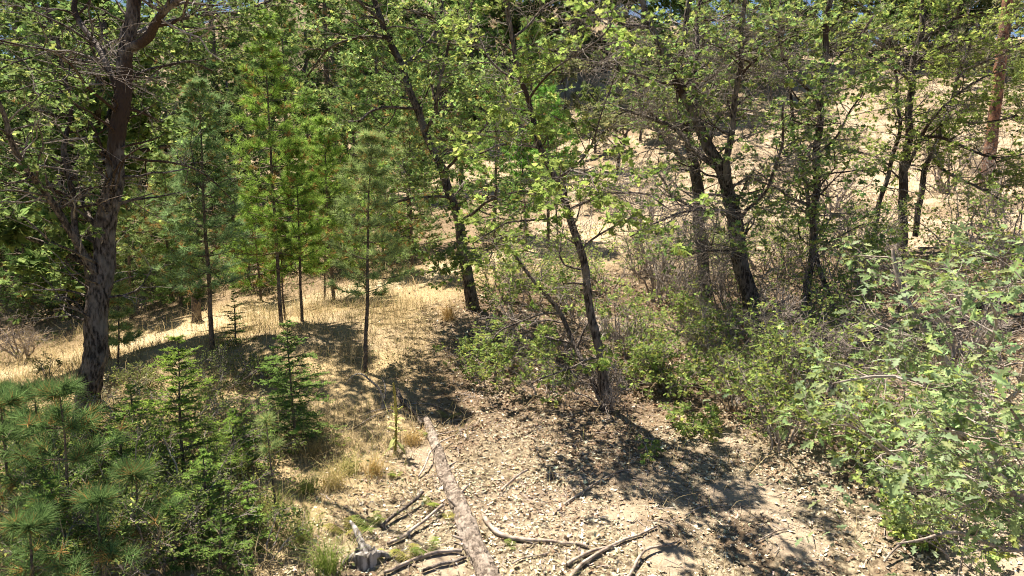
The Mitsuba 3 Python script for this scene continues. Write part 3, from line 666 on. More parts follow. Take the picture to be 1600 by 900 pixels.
pine_at('young pine behind the brown burl, on the grass strip', 268, 470, 250, 70, 8, 14, crown0=.15)
pine_at('short pine between the bluish pine and the dark thin pine', 408, 470, 300, 55, 6, 15, crown0=.15, color=(0.273, 0.423, 0.0956))
pine_at('knee high pine sapling in the lower left meadow, thin bare stem', 434, 830, 640, 30, 6, 16, crown0=.55, spacing=.2, nlen=.15, nw=.006, per=9, dens=.6)
pine_at('narrow pine pole left of the pine in the grass shade', 506, 470, 300, 40, 5, 17, crown0=.5)
pine_at('narrow pine pole right of the bluish pine', 445, 500, 330, 36, 5, 18, crown0=.5)
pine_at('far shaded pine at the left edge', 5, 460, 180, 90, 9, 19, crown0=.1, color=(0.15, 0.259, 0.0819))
pine_at('round bright pine in front of the dark conifers', 600, 425, 265, 60, 6, 20, crown0=.12, color=(0.287, 0.451, 0.109))
for i, (lab, u, vb, vt, w, col) in enumerate([
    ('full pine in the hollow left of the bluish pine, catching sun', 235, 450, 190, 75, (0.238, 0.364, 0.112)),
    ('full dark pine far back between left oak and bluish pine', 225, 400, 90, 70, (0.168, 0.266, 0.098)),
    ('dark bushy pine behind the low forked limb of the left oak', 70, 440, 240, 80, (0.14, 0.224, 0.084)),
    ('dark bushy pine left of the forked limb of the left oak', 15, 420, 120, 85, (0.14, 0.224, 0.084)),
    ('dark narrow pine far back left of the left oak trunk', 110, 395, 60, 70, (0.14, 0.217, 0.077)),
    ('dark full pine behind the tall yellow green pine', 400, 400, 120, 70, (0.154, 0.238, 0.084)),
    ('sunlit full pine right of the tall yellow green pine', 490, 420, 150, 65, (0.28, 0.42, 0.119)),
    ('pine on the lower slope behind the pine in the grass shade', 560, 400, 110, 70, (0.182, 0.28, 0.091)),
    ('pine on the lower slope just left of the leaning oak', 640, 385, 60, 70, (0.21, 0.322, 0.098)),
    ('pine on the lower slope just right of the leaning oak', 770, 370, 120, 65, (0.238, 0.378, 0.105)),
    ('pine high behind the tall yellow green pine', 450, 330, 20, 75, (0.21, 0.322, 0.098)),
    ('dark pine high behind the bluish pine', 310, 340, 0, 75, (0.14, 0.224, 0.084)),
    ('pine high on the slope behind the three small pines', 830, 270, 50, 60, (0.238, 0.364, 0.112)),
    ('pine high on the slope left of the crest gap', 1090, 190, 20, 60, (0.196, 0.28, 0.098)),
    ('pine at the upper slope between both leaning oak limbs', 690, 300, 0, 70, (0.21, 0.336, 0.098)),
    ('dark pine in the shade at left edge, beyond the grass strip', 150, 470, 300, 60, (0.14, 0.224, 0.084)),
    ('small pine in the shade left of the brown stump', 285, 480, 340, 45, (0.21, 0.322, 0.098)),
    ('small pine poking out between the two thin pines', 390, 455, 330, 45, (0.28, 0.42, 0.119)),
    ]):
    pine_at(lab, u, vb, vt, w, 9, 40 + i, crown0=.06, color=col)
def near_pine(label, u, v, y, h, w, seed, **k):
    p = at(u, v, y)
    return pine('pine_sapling', label, p, h, w, .025, seed, **{**dict(cat='pine sapling', spacing=.24, nlen=.19, per=15, nw=.0075, dens=1.15, crown0=.15, brown=.1, color=(.14, .23, .085)), **k})
near_pine('long needled pine sapling in the lower left corner, topmost tuft against the oak trunk', 118, 880, 6.6, 1.75, .75, 1)
near_pine('dark pine sapling on the left edge near the bottom', 25, 860, 6.8, 1.6, .75, 2)
near_pine('low pine sapling at the very bottom left corner', 60, 960, 5.6, .95, .65, 3)
near_pine('pine sapling in the middle of the corner saplings', 75, 830, 7.4, 1.5, .7, 5)
near_pine('short pine sapling at the bottom edge, right of the corner pines', 165, 930, 6.0, .95, .6, 6)
near_pine('pine sapling on the left edge, furthest back of the corner pines', 20, 790, 8.4, 1.3, .7, 7)
near_pine('pine sapling between the corner saplings and the bright fir', 225, 900, 6.4, 1.0, .6, 4, color=(.14, .23, .085))

# ---------------------------------------------------------------- fir saplings
def fir_at(label, u, vb, vt, wpx, seed, **k):
    g = on_ground(u, vb)
    y = g[1]
    return fir('fir_sapling', label, g, (vb - vt) * y / FOC * 1.03, wpx * y / FOC, seed, **k)
fir_at('bright green fir sapling in the shrubs at lower left', 288, 770, 520, 112, 1, color=(0.137, 0.234, 0.0488), tipcol=(0.332, 0.468, 0.078))
fir_at('dark green fir sapling in the shade left of the mullein', 462, 692, 500, 84, 2)
fir_at('small fir on the grass strip right of the bluish pine', 370, 540, 460, 30, 3, nlen=.04, nw=.009)
fir_at('fir sapling in the deep shade at the bottom left', 200, 800, 640, 75, 4)
fir_at('low fir sapling at the bottom edge left of the grey stump', 345, 905, 800, 80, 5, color=(0.0975, 0.175, 0.0488))
fir_at('fir sapling behind the corner pine saplings', 150, 760, 640, 60, 6, color=(0.127, 0.214, 0.0488), tipcol=(0.292, 0.409, 0.078))
fir_at('fir sapling on the left edge behind the corner pines', 30, 740, 610, 60, 7)
fir_at('little fir at the bottom edge, front of the bright fir', 270, 900, 790, 62, 8, color=(0.0975, 0.175, 0.0488))

for i, (lab, u, vb, vt, w) in enumerate([('bushy fir sapling at the left of the bright fir', 215, 720, 600, 75), ('bushy fir sapling below the bright fir', 315, 840, 700, 80), ('bushy fir sapling at bottom left among the pines', 100, 900, 740, 85), ('bushy little fir by the knee high pine sapling', 395, 850, 760, 60), ('bushy little fir right of the bright fir', 365, 740, 640, 60)]):
    fir_at(lab, u, vb, vt, w, 20 + i, color=(.15, .27, .065), tipcol=(.26, .38, .08))
# ---------------------------------------------------------------- leafy shrubs on the left
def leafy(label, u, v, h, w, seed, **k):
    return shrub('green_shrub', label, on_ground(u, v), h, w, seed, **{**dict(cat='shrub', n=9, c2=6, c3=6, per=5), **k})
leafy('round dark shrub on the edge of the grass strip', 345, 615, .9, .9, 1, base_c=(0.107, 0.156, 0.0585))
leafy('green shrub around the foot of the bright fir', 300, 760, 1.0, .9, 2, base_c=(0.146, 0.234, 0.0585))
leafy('dark leafy shrub at the bottom left, before the bright fir', 210, 830, 1.0, .9, 3, base_c=(0.107, 0.175, 0.0488))
leafy('grey green shrub at the foot of the left oak', 195, 665, .7, .9, 4, base_c=(0.195, 0.214, 0.127), alt=(0.39, 0.332, 0.214), p_alt=.3)
leafy('grey leaved shrub beside the bright fir', 350, 700, .7, .9, 5, base_c=(0.195, 0.224, 0.117), alt=(0.39, 0.351, 0.214), p_alt=.3)
leafy('dark shrub at the bottom edge, left of the grey stump', 400, 890, .6, .7, 6, base_c=(0.0975, 0.156, 0.0488))
leafy('small shrub at the left end of the grass strip', 75, 595, .6, .35, 7, n=5, base_c=(0.117, 0.195, 0.0585))
leafy('low shrub on the grass strip right of left oak', 225, 605, .55, .6, 8, base_c=(0.137, 0.175, 0.0683))
leafy('shrub with yellowish leaves under the corner pine saplings', 90, 790, .8, .8, 9, base_c=(0.156, 0.234, 0.0585))
leafy('low shrub behind the dark fir sapling', 410, 600, .6, .8, 10, base_c=(0.117, 0.175, 0.0585))
leafy('low grey shrub at the left edge below the grass strip', 30, 660, .7, .9, 11, base_c=(0.195, 0.214, 0.117), alt=(0.39, 0.332, 0.195), p_alt=.3)
leafy('deep green shrub at the bottom left corner', 130, 905, .8, .8, 12, base_c=(0.0975, 0.166, 0.0488))
leafy('leafy shrub between bright fir and dark fir', 385, 740, .6, .7, 13, base_c=(0.156, 0.224, 0.0683))
for i, (lab, u, v, h, w) in enumerate([('bright shrub at left of the bright fir', 225, 740, 1.1, .9), ('bright shrub in front of the bright fir', 310, 830, 1.0, .8), ('shrub at the bottom edge under the bright fir', 260, 890, .9, .8), ('shrub among the corner pine saplings', 120, 830, 1.0, .9), ('shrub at the left edge, low among the corner pines', 20, 840, 1.0, .9), ('shrub just below the left oak trunk', 150, 740, .9, .9), ('shrub at the left edge beneath the grass strip', 60, 720, .9, .9), ('shrub at right of the bright fir in the shade', 400, 690, .7, .8), ('shrub left of the knee high pine sapling', 375, 800, .7, .7), ('shrub at bottom left of the dead branch', 185, 880, .9, .8)]):
    leafy(lab, u, v, h, w, 30 + i, base_c=[(.17, .26, .07), (.12, .19, .05), (.2, .27, .09)][i % 3])
leafy('leafy shrub right behind the bright fir', 300, 660, .8, .8, 14, base_c=(0.117, 0.185, 0.0585))

# ---------------------------------------------------------------- the slope behind
def auto_oak(name, label, foot, height, spread, seed, nl=7, **k):
    rng = np.random.default_rng(11000 + seed)
    b = np.array([foot[0], foot[1], gz(foot[0], foot[1])])
    lean = rng.normal(0, .05, 2) * height
    tp = b + [lean[0], lean[1], height * .8]
    r = height * .02
    limbs = [(np.array([b, b * .5 + tp * .5 + [*rng.normal(0, .02, 2) * height, 0], tp]), np.array([r, r * .6, r * .25]))]
    for j in range(nl):
        h = rng.uniform(.15, .95); c = b + (tp - b) * h; a = j * 2.4 + rng.normal(0, .3)
        L = spread * rng.uniform(.6, 1.1) * (1.1 - .5 * h)
        d = np.array([np.cos(a), np.sin(a), rng.uniform(.25, .8)])
        limbs.append((np.array([c, c + d * L * .5 + [0, 0, .1], c + d * L * [1, 1, .9]]), np.array([r * .4, r * .25, r * .1])))
    return oak(name, label, foot[1], None, worldlimbs=limbs, seed=500 + seed, sides=10, **{**dict(tmpl=SMALL, n1=1.7, L1=spread * .45, L2=spread * .24, L3=spread * .13, c2=4, c3=4, per=7, size=max(.17, .0056 * foot[1]), flat=.8, t0=.08, ridge=.06, bare=.05, ltilt=.8), **k})
DARK = dict(base=(0.0975, 0.146, 0.0488), alt=(0.175, 0.214, 0.0683))
GREY = dict(base=(0.175, 0.205, 0.0975), alt=(0.273, 0.273, 0.137))
def back_oak(label, u, v, h, s, seed, name='hill_oak', cat='oak tree', **k):
    g = on_ground(u, v)
    return auto_oak(name, label, g, h, s, seed, cat=cat, **k)
back_oak('dark round oak on the slope directly behind the bluish pine', 275, 400, 8, 3.2, 1, **DARK)
back_oak('dark oak on the slope seen left of the left oak trunk', 70, 380, 9, 3.6, 2, **DARK)
back_oak('dark oak on the slope between the tall yellow green pine and the leaning oak', 545, 330, 8, 3.2, 3, **DARK)
back_oak('dark oak at the left edge of the slope', -60, 420, 9, 4, 4, **DARK)
back_oak('dark oak higher on the slope above the bluish pine', 385, 300, 9, 3.6, 5, **DARK)
back_oak('oak high on the slope behind the leaning oak', 610, 250, 9, 4, 6)
back_oak('oak high on the slope left of the leaning oak top', 450, 220, 10, 4, 7, **DARK)
back_oak('oak high on the slope behind the left oak', 170, 270, 10, 4, 8, **DARK)
back_oak('oak near the crest behind the slender oak', 760, 160, 9, 4.2, 9)
back_oak('oak on the crest behind the top of the slender oak', 880, 125, 9, 4.5, 10, **GREY)
back_oak('oak on the crest behind the thick rough oak', 1010, 112, 9, 4.5, 11)
back_oak('oak on the crest left of the blue sky gap', 1140, 104, 9, 4.5, 12)
back_oak('oak on the crest right of the blue sky gap', 1400, 108, 9, 4.2, 13)
back_oak('oak on the crest at the right edge', 1570, 130, 9, 5, 14, **GREY)
back_oak('grey green oak half way up the slope beside the three small pines', 965, 270, 6, 2.8, 15, **GREY)
back_oak('small grey oak on the slope above the straw strip', 1045, 235, 5, 2.4, 16, **GREY)
back_oak('dark oak on the slope right of the reddish pine', 1640, 270, 8, 3.6, 17, **DARK)
back_oak('oak high at the left edge of the slope', 10, 280, 10, 4.2, 18, **DARK)
back_oak('oak on the slope behind the three small pines', 720, 290, 7, 3, 19)
for i, (lab, u, v, h, s) in enumerate([('dark oak on the crest above the straw strip, left of the gap', 1075, 100, 10, 5), ('dark oak on the crest between slender oak and thick rough oak', 945, 112, 10, 5), ('dark oak on the crest just right of the sky gap', 1350, 95, 9, 4.5), ('dark oak on the crest far right', 1500, 100, 10, 5),
    ('dark oak on the crest over the twin stemmed oak', 1215, 92, 9, 4.5), ('dark oak on the crest behind the leaning oak', 700, 125, 11, 5), ('dark oak on the crest left of the leaning oak', 560, 135, 11, 5), ('dark oak on the crest right above the many stemmed oak', 1440, 100, 9, 4.5), ('low dark oak on the crest in the sky gap', 1290, 88, 5, 3), ('dark oak on the crest above the three small pines', 830, 118, 10, 5)]):
    back_oak(lab, u, v, h * 1.25, s * 1.1, 30 + i, base=(.12, .16, .06), alt=(.2, .22, .09), size=.52)
for i, (lab, u, v, h, s) in enumerate([('dense dark oak low on the slope right of the bluish pine', 365, 385, 9, 3.4), ('dense dark oak behind the tall yellow green pine top', 470, 290, 11, 3.8), ('dense dark oak right behind the left oak fork', 130, 340, 9, 3.4), ('dense dark oak up the slope right of the left oak', 250, 300, 11, 3.8), ('dense dark oak behind the leaning oak fork', 650, 215, 10, 3.8), ('dense dark oak between leaning oak and slender oak', 720, 230, 8, 3.2), ('dense dark oak at the left edge by the hollow', -20, 360, 9, 3.4),
    ('dense dark oak low behind the full pines', 530, 370, 7, 2.8), ('dense dark oak high above the left oak', 320, 210, 11, 4), ('dense dark oak up the slope left of the leaning oak', 590, 200, 10, 3.8), ('dense dark oak high at the left', 60, 230, 11, 4), ('dense oak up the slope behind the slender oak top', 800, 205, 7, 3)]):
    back_oak(lab, u, v, h, s, 60 + i, base=(.085, .125, .045), alt=(.16, .19, .07))
for i, (lab, u, v, h, w) in enumerate([('dark low shrub beyond the grass strip at left edge', 10, 520, 1.4, 1.6), ('dark low shrub beyond the grass strip, left of left oak', 85, 500, 1.5, 1.6), ('dark low shrub right of the left oak, above the strip', 215, 490, 1.5, 1.6), ('dark low shrub behind the brown stump', 290, 455, 1.6, 1.8), ('dark shrub in the hollow behind the bluish pine', 360, 450, 1.4, 1.6), ('shrub in the hollow between the thin pines', 430, 440, 1.3, 1.5), ('shrub in the hollow behind the pine in the grass shade', 540, 425, 1.3, 1.5), ('shrub at the foot of the slope left of the leaning oak', 620, 405, 1.3, 1.6), ('dark shrub far in the hollow at the left edge', 40, 450, 2, 2), ('dark shrub far in the hollow right of left oak', 200, 425, 2, 2), ('dark shrub far in the hollow behind the thin pines', 480, 395, 2, 2), ('dark shrub far in the hollow behind the bluish pine', 330, 410, 2, 2)]):
    shrub('hollow_shrub', lab, on_ground(u, v), h, w, 60 + i, n=9, size=.10, c2=7, c3=6, per=5, cat='shrub', base_c=(.10, .15, .05), alt=(.18, .2, .07))
for i, (lab, u, v, h, w) in enumerate([('scraggly scrub uphill of the slender oak foot', 900, 500, 1.2, 1.0), ('scraggly scrub downhill of the straw strip, left of the slender oak', 820, 450, 1.2, 1.1), ('scraggly scrub right below the straw strip, by the dark oak stem', 1060, 440, 1.5, 1.2), ('scraggly scrub under the dead twigs of the dark oak stem', 1090, 540, 1.2, 1.0), ('scraggly scrub in front of the thick rough oak', 1170, 590, 1.2, 1.0), ('scraggly scrub between the twin stemmed oak and the near oak', 1290, 590, 1.3, 1.0), ('scraggly scrub right of the slender oak, before the twig tangle', 1010, 560, 1.0, .9),
    ('scraggly scrub at the left of the slender oak foot', 810, 580, .8, .9), ('scraggly scrub in the shade left of the slender oak', 760, 600, .7, .8), ('scraggly scrub at the straw strip behind the thick rough oak', 1190, 420, 1.6, 1.2), ('scraggly scrub behind the twin stemmed oak', 1260, 410, 1.6, 1.2), ('scraggly scrub behind the near oak at the right edge', 1580, 440, 1.5, 1.3), ('scraggly scrub left of the near oak', 1220, 700, .9, .8), ('scraggly scrub beyond the leaning oak foot', 770, 450, 1.0, 1.0), ('scraggly scrub close on the right of the slender oak foot', 985, 610, .8, .8), ('scraggly scrub at the upper edge of the dappled shade', 1060, 620, .8, .8), ('scraggly scrub just uphill of the low bright scrub', 1130, 590, 1.1, .9), ('scraggly scrub midway between low bright scrub and near oak', 1210, 630, 1.1, .9), ('scraggly scrub beneath the twin stemmed oak', 1270, 550, 1.3, 1.0), ('scraggly scrub uphill left of the slender oak', 880, 450, 1.3, 1.1), ('scraggly scrub by the twigs between the middle oaks', 950, 460, 1.3, 1.1), ('scraggly scrub close beside the near oak stem', 1330, 700, .9, .7)]):
    scrub(lab, u, v, h * 1.2, w * 1.25, 50 + i, bare=.3, size=.066, per=4, c2=7, c3=6)
for i, (lab, u, v, h, w) in enumerate([('grey twig tangle downhill of the thick rough oak', 1120, 575, 1.2, 1.1), ('grey twig tangle right of the thick rough oak', 1240, 540, 1.5, 1.1), ('grey twig tangle under the dark oak stem', 1070, 500, 1.6, 1.2), ('grey twig tangle uphill of the slender oak', 985, 560, 1.1, 1.0), ('grey twig tangle above the soil patch', 1180, 640, .9, .9), ('grey twig tangle before the many stemmed oak', 1420, 470, 1.5, 1.3), ('grey twig tangle at the right edge', 1590, 440, 1.6, 1.4), ('grey twig tangle left of the slender oak', 870, 560, .9, .9), ('grey twig tangle beside the many stemmed oak', 1340, 400, 1.7, 1.3), ('grey twig tangle in the middle of the right scrub', 1290, 620, 1.3, 1.0), ('grey twig tangle between slender oak and dark oak stem', 1030, 430, 1.8, 1.3), ('grey twig tangle right of the leaning oak foot', 790, 470, 1.3, 1.1), ('grey twig tangle at the straw strip below the slope', 1130, 400, 2.0, 1.4), ('grey twig tangle behind the twin stemmed oak', 1230, 440, 1.8, 1.2), ('grey twig tangle among the near oak foliage', 1500, 560, 1.2, 1.0), ('grey twig tangle on the slope left of the reddish pine', 1480, 300, 2.2, 1.8), ('grey twig tangle on the slope left of the many stemmed oak', 1300, 330, 2.2, 1.8)]):
    brush(lab, u, v, h, w, 30 + i)
def slope_shrub(label, u, v, h, w, seed, **k):
    return shrub('slope_shrub', label, on_ground(u, v), h, w, seed, **{**dict(n=8, size=.11, c2=6, c3=5, per=5, base_c=(0.166, 0.195, 0.0877), alt=(0.292, 0.273, 0.137), cat='shrub'), **k})
slope_shrub('grey shrub on the bright slope under the crest gap', 1270, 180, 1.5, 1.6, 1)
slope_shrub('shrub on the bright slope, left of the crest gap', 1180, 200, 1.7, 1.8, 2)
slope_shrub('shrub high on the slope behind the slender oak', 900, 215, 1.8, 1.8, 3)
slope_shrub('shrub on the slope left of the reddish pine', 1470, 215, 1.4, 1.4, 4)
slope_shrub('shrub on the slope behind the many stemmed oak', 1390, 160, 1.6, 1.8, 5)
slope_shrub('grey shrub on the slope edge above the straw strip', 940, 330, 1.2, 1.3, 6)
for i, (lab, u, v, h, w) in enumerate([('grey brush patch in the middle of the bright slope', 1330, 235, 1.2, 1.6), ('grey brush low on the slope behind the twin stemmed oak', 1230, 270, 1.1, 1.3), ('dark brush on the slope left of the thick rough oak', 1000, 290, 1.6, 1.8), ('brush on the slope right of the many stemmed oak', 1500, 260, 1.3, 1.5), ('brush on the upper slope right of the thick rough oak', 1200, 150, 1.8, 2.2), ('brush on the upper slope at right', 1450, 140, 1.8, 2.2), ('brush on the upper slope near the right edge', 1560, 170, 1.8, 2.2), ('grey brush near the crest above the small pines', 860, 170, 1.8, 2.2)]):
    slope_shrub(lab, u, v, h, w, 20 + i, base_c=(.15, .16, .09), bare=.4)
for i, (u, v, h, s) in enumerate([(880,205,6,2.8),(955,185,6,3),(1025,168,6,3),(1095,150,6,3),(1165,135,6,3),(1235,128,5,2.6),(850,250,5,2.4),(930,240,5,2.4),(1000,222,5,2.4),(1075,200,5,2.6),(1140,182,5,2.6),(1205,160,5,2.6)]):
    back_oak(f'grey brushy oak on the slope, {["upper", "lower"][i // 6]} of two rows, {["first", "second", "third", "fourth", "fifth", "last"][i % 6]} from its left end', u, v, h, s, 120 + i, name='brush_oak', nl=6, bare=.3, **[GREY, DARK][i % 2])
for i, u in enumerate([590, 690, 790, 880, 960, 1040, 1110, 1190, 1360, 1440, 1530]):
    slope_shrub(f'dark thicket on the crest, {["over the leaning oak", "right of the leaning oak top", "left of the slender oak top", "right of the slender oak top", "midway between slender oak and thick rough oak", "over the dark oak stem", "over the thick rough oak", "left of the sky gap", "right of the sky gap", "over the many stemmed oak", "left of the reddish pine top"][i]}', u, 112 - (u > 900) * 6, 3.2, 3.4, 50 + i, size=.34, n=11, c2=6, c3=5, base_c=(.09, .125, .06), alt=(.15, .17, .08))
slope_shrub('bright shrub at the foot of the slope near the three small pines', 780, 385, 1.0, 1.2, 7, base_c=(0.175, 0.254, 0.078))
def tall_pine(label, u, v, h, w, r, seed, **k):
    return pine('tall_pine', label, on_ground(u, v), h, w, r, seed, **{**dict(crown0=.08, nlen=.36, nw=.05, per=11, spacing=.6, color=(0.136, 0.232, 0.0764), cat='pine tree', dead=False, sides=10), **k})
tall_pine('tall dark pine on the slope left of the leaning oak', 515, 245, 19, 3.0, .26, 1)
tall_pine('tall dark pine on the slope above the bluish pine', 345, 290, 18, 2.8, .24, 2)
tall_pine('tall dark pine on the slope at far left', 55, 330, 18, 3, .25, 3)
tall_pine('tall pine high on the slope right of the leaning oak top', 740, 200, 15, 2.8, .2, 4, color=(0.218, 0.356, 0.0956))
tall_pine('tall pine on the crest behind the leaning oak top', 660, 135, 15, 2.8, .22, 5)
tall_pine('tall pine on the crest left of the blue sky gap', 1230, 100, 11, 2.6, .2, 6)
tall_pine('tall pine on the crest at right', 1490, 112, 13, 2.8, .22, 7)
tall_pine('tall pine on the slope behind the left oak', 250, 235, 17, 2.8, .24, 8)
tall_pine('tall pine on the crest behind the slender oak', 810, 118, 13, 2.6, .2, 9)
tall_pine('tall light green pine on the slope between the dark pines', 430, 270, 16, 2.8, .22, 10, color=(0.232, 0.382, 0.0956))
tall_pine('tall dark pine between the left oak and the bluish pine', 160, 390, 15, 2.6, .2, 11)
tall_pine('tall dark pine on the slope before the left dark pine', 590, 300, 14, 2.4, .18, 12, color=(0.164, 0.273, 0.0819))
tall_pine('big reddish barked pine trunk on the slope at far right', 1540, 291, 22, 3.2, .21, 13, crown0=.55, barkm='pine_bark', sides=18)
tall_pine('tall dark pine on the slope near the left edge', 120, 240, 17, 2.8, .24, 14)

for i, (lab, x, y, h, s) in enumerate([('oak overhanging the left edge in front of the left oak', -11.6, 8.6, 11, 3.4), ('oak just past the left edge beside the left oak', -13.2, 12.0, 12, 3.8), ('oak at the left edge shading the hollow', -22, 19.5, 12, 4.2), ('oak at the left edge far in the hollow', -26, 25, 12, 4.2), ('tall dark oak close behind the left oak, its trunk hidden by it', -9.55, 15.4, 11.5, 2.5), ('tall dark oak beyond the straw strip left of the left oak', -17.2, 25.5, 14, 4.2)]):
    auto_oak('edge_oak', lab, (x, y), h, s, 90 + i, cat='oak tree', size=.3, per=12, base=(.13, .2, .07), alt=(.2, .26, .08))
# ---------------------------------------------------------------- the fallen log, sticks, stumps
def log():
    rng = np.random.default_rng(5)
    pix = [(776, 935), (752, 885), (733, 840), (716, 795), (700, 755), (686, 715), (674, 680), (665, 655)]
    wid = [37, 34, 31, 27, 22, 18, 14, 11]
    p = np.array([on_ground(u, v) for u, v in pix])
    r = np.array([w * q[1] / math.cos(.3) / FOC / 2 for w, q in zip(wid, p)])
    t = thing('fallen_log', 'long pale fallen log with cracked bark lying on oak litter at bottom centre', 'log')
    q, rr = spline(p, r, 220, rng, .008)
    q[:, 2] = hgt(q[:, 0], q[:, 1]) + rr * .3
    q[:, 2] = np.convolve(np.pad(q[:, 2], 20, mode='edge'), np.ones(41) / 41, 'valid')
    V, F = tubes(q[None], rr[None], 40)
    V = V.reshape(220, 40, 3)
    a = np.arange(40) / 40 * 2 * np.pi
    s = np.linspace(0, 5, 220)
    N = np.stack([np.cos(a)[None] * 3 + s[:, None] * .3, np.sin(a)[None] * 3 + 0 * s[:, None], np.broadcast_to(s[:, None] * 3, (220, 40))], -1)
    n1 = meshkit.noise(N, 1); n2 = meshkit.noise(N * 2.7, 2)
    crack = (n2 > .70) * .14 + (np.abs(meshkit.noise(N * [4, 4, .8], 9) - .5) < .05) * .08
    V = q[:, None] + (V - q[:, None]) * (1 + .30 * (n1 - .5) - crack + .10 * meshkit.noise(N * 6, 4))[..., None]
    V = V.reshape(-1, 3)
    k = np.arange(40)
    F = np.vstack([F, np.stack([k * 0 + len(V), k, (k + 1) % 40], -1), np.stack([k * 0 + len(V) + 1, 219 * 40 + (k + 1) % 40, 219 * 40 + k], -1)])
    V = np.vstack([V, q[:1], q[-1:]])
    part(t, 'stem', (V, F), 'log_bark', smooth=50)
    for i, ang in ((92, .5), (75, 2.4), (130, .3), (45, 2.9)):
        tan = nrm(q[i + 1] - q[i]); side = nrm(np.cross(tan, [0, 0, 1.]))
        d = nrm(side * math.cos(ang) + np.array([0, 0, 1]) * math.sin(ang) + tan * .5)
        P = np.stack([q[i] + d * x for x in np.linspace(rr[i] * .5, rr[i] + .14, 5)])[None]
        part(t, 'branch_stub', tubes(P, np.array([[.03, .022, .018, .016, .008]]), 7), 'dead_wood', smooth=True)
    P = np.stack([q[118] + np.array([x * .9, x * .15, rr[118] + .08 * math.sin(x * 4)]) for x in np.linspace(-.3, .12, 7)])[None]
    part(t, 'branch_stub', tubes(P, np.linspace(.006, .008, 7)[None], 5), 'dead_wood', smooth=True)
log()
for i, (lab, pts, w, bm, lift, tw) in enumerate([
    ('pale curved branch lying right of the fallen log', [(756,812),(778,838),(820,850),(868,853),(918,860)], (.045, .025), 'dead_wood', None, 1),
    ('pale long branch slanting over the litter at bottom centre', [(880,925),(912,895),(950,862),(990,842),(1026,826)], (.04, .018), 'dead_wood', None, 0),
    ('short pale branch lying beside the long slanting branch', [(886,888),(908,872),(930,864),(962,860)], (.035, .02), 'dead_wood', None, 0),
    ('forked pale branch at the bottom edge right of the slanting branch', [(980,905),(998,880),(1012,868),(1036,858),(1062,848)], (.03, .016), 'dead_wood', [0, .04, .06, .03, .02], 1),
    ('thin pale branch lying across the bare soil', [(1070,812),(1100,800),(1140,798),(1185,795)], (.014, .008), 'dead_wood', None, 2),
    ('dark rotten branch left of the log, upper of two', [(596,830),(620,808),(642,797),(660,782)], (.03, .035), 'oak_bark', [.02, .05, .08, .1], 0),
    ('dark rotten branch left of the log, lower of two', [(606,858),(638,838),(668,822),(692,804)], (.03, .03), 'dead_wood', [.02, .03, .06, .08], 0),
    ('grey branch running from the grey stump to the log', [(600,902),(640,888),(680,872),(722,868)], (.03, .035), 'dead_wood', None, 1),
    ('dark branch along the bottom edge left of the log', [(660,900),(690,884),(728,876)], (.03, .03), 'oak_bark', None, 0),
    ('long thin stick in the shade left of the mullein', [(542,676),(570,662),(598,650),(614,645)], (.02, .012), 'dead_wood', None, 1),
    ('second thin stick in the shade left of the mullein', [(560,655),(590,645),(625,640)], (.014, .01), 'dead_wood', None, 1),
    ('bare stick lying over the far end of the log', [(654,750),(680,715),(700,696),(722,681)], (.02, .01), 'dead_wood', [.02, .14, .12, .05], 1),
    ('thin stick beyond the far end of the log', [(668,690),(700,680),(728,672),(750,655)], (.018, .01), 'dead_wood', None, 1),
    ('short dark stick on the sunlit litter right of the log', [(784,774),(803,760),(824,746)], (.022, .025), 'dead_wood', [.03, .05, .08], 0),
    ('pale stick in the dappled litter right of the log', [(872,805),(898,780),(925,757),(985,738)], (.024, .012), 'dead_wood', None, 1),
    ('dead branch under the corner pine saplings', [(110,880),(140,850),(180,822),(212,800)], (.022, .012), 'oak_bark', [.1, .3, .45, .6], 2),
    ('white stick at the bottom left corner', [(55,903),(85,880),(120,872),(165,870)], (.014, .008), 'grey_wood', [.3, .35, .4, .4], 1),
    ('dark fallen trunk piece in the shade under the slender oak', [(620,615),(640,640),(660,668)], (.06, .05), 'oak_bark', None, 1),
    ('stick lying in the shade right of the mullein', [(600,640),(650,632),(690,640)], (.016, .01), 'dead_wood', None, 1),
    ('thin stick on the litter right of the curved branch', [(800,885),(830,872),(858,868)], (.016, .01), 'dead_wood', None, 0),
    ('short stick near the bare soil', [(1180,850),(1210,835),(1240,832)], (.014, .008), 'dead_wood', None, 1),
    ('long dead branch at the right bottom under the silvery leaves', [(1380,890),(1430,850),(1490,830),(1570,835)], (.02, .012), 'dead_wood', [.05, .2, .3, .3], 2),
    ]):
    stick('fallen_branch', lab, pts, w, i, bm, lift=lift, twigs=tw)
def arch():
    t = thing('bent_sapling', 'bleached arching dead stem left of the mullein, bent to the ground', 'dead branch')
    b = on_ground(598, 640); y = b[1]
    P = np.array([b, at(598, 622, y), at(590, 605, y - .05), at(578, 594, y - .1), at(562, 584, y - .15), at(545, 594, y - .1), at(540, 603, y)])
    p, r = spline(P, np.array([.028, .024, .02, .016, .012, .009, .006]), 40)
    part(t, 'stem', tubes(p[None], r[None], 8), 'grey_wood', smooth=True)
    P = np.array([at(599, 628, y), at(602, 605, y + .1), at(596, 590, y + .2)])
    p, r = spline(P, np.array([.016, .012, .006]), 20)
    part(t, 'side_branch', tubes(p[None], r[None], 6), 'grey_wood', smooth=True)
arch()
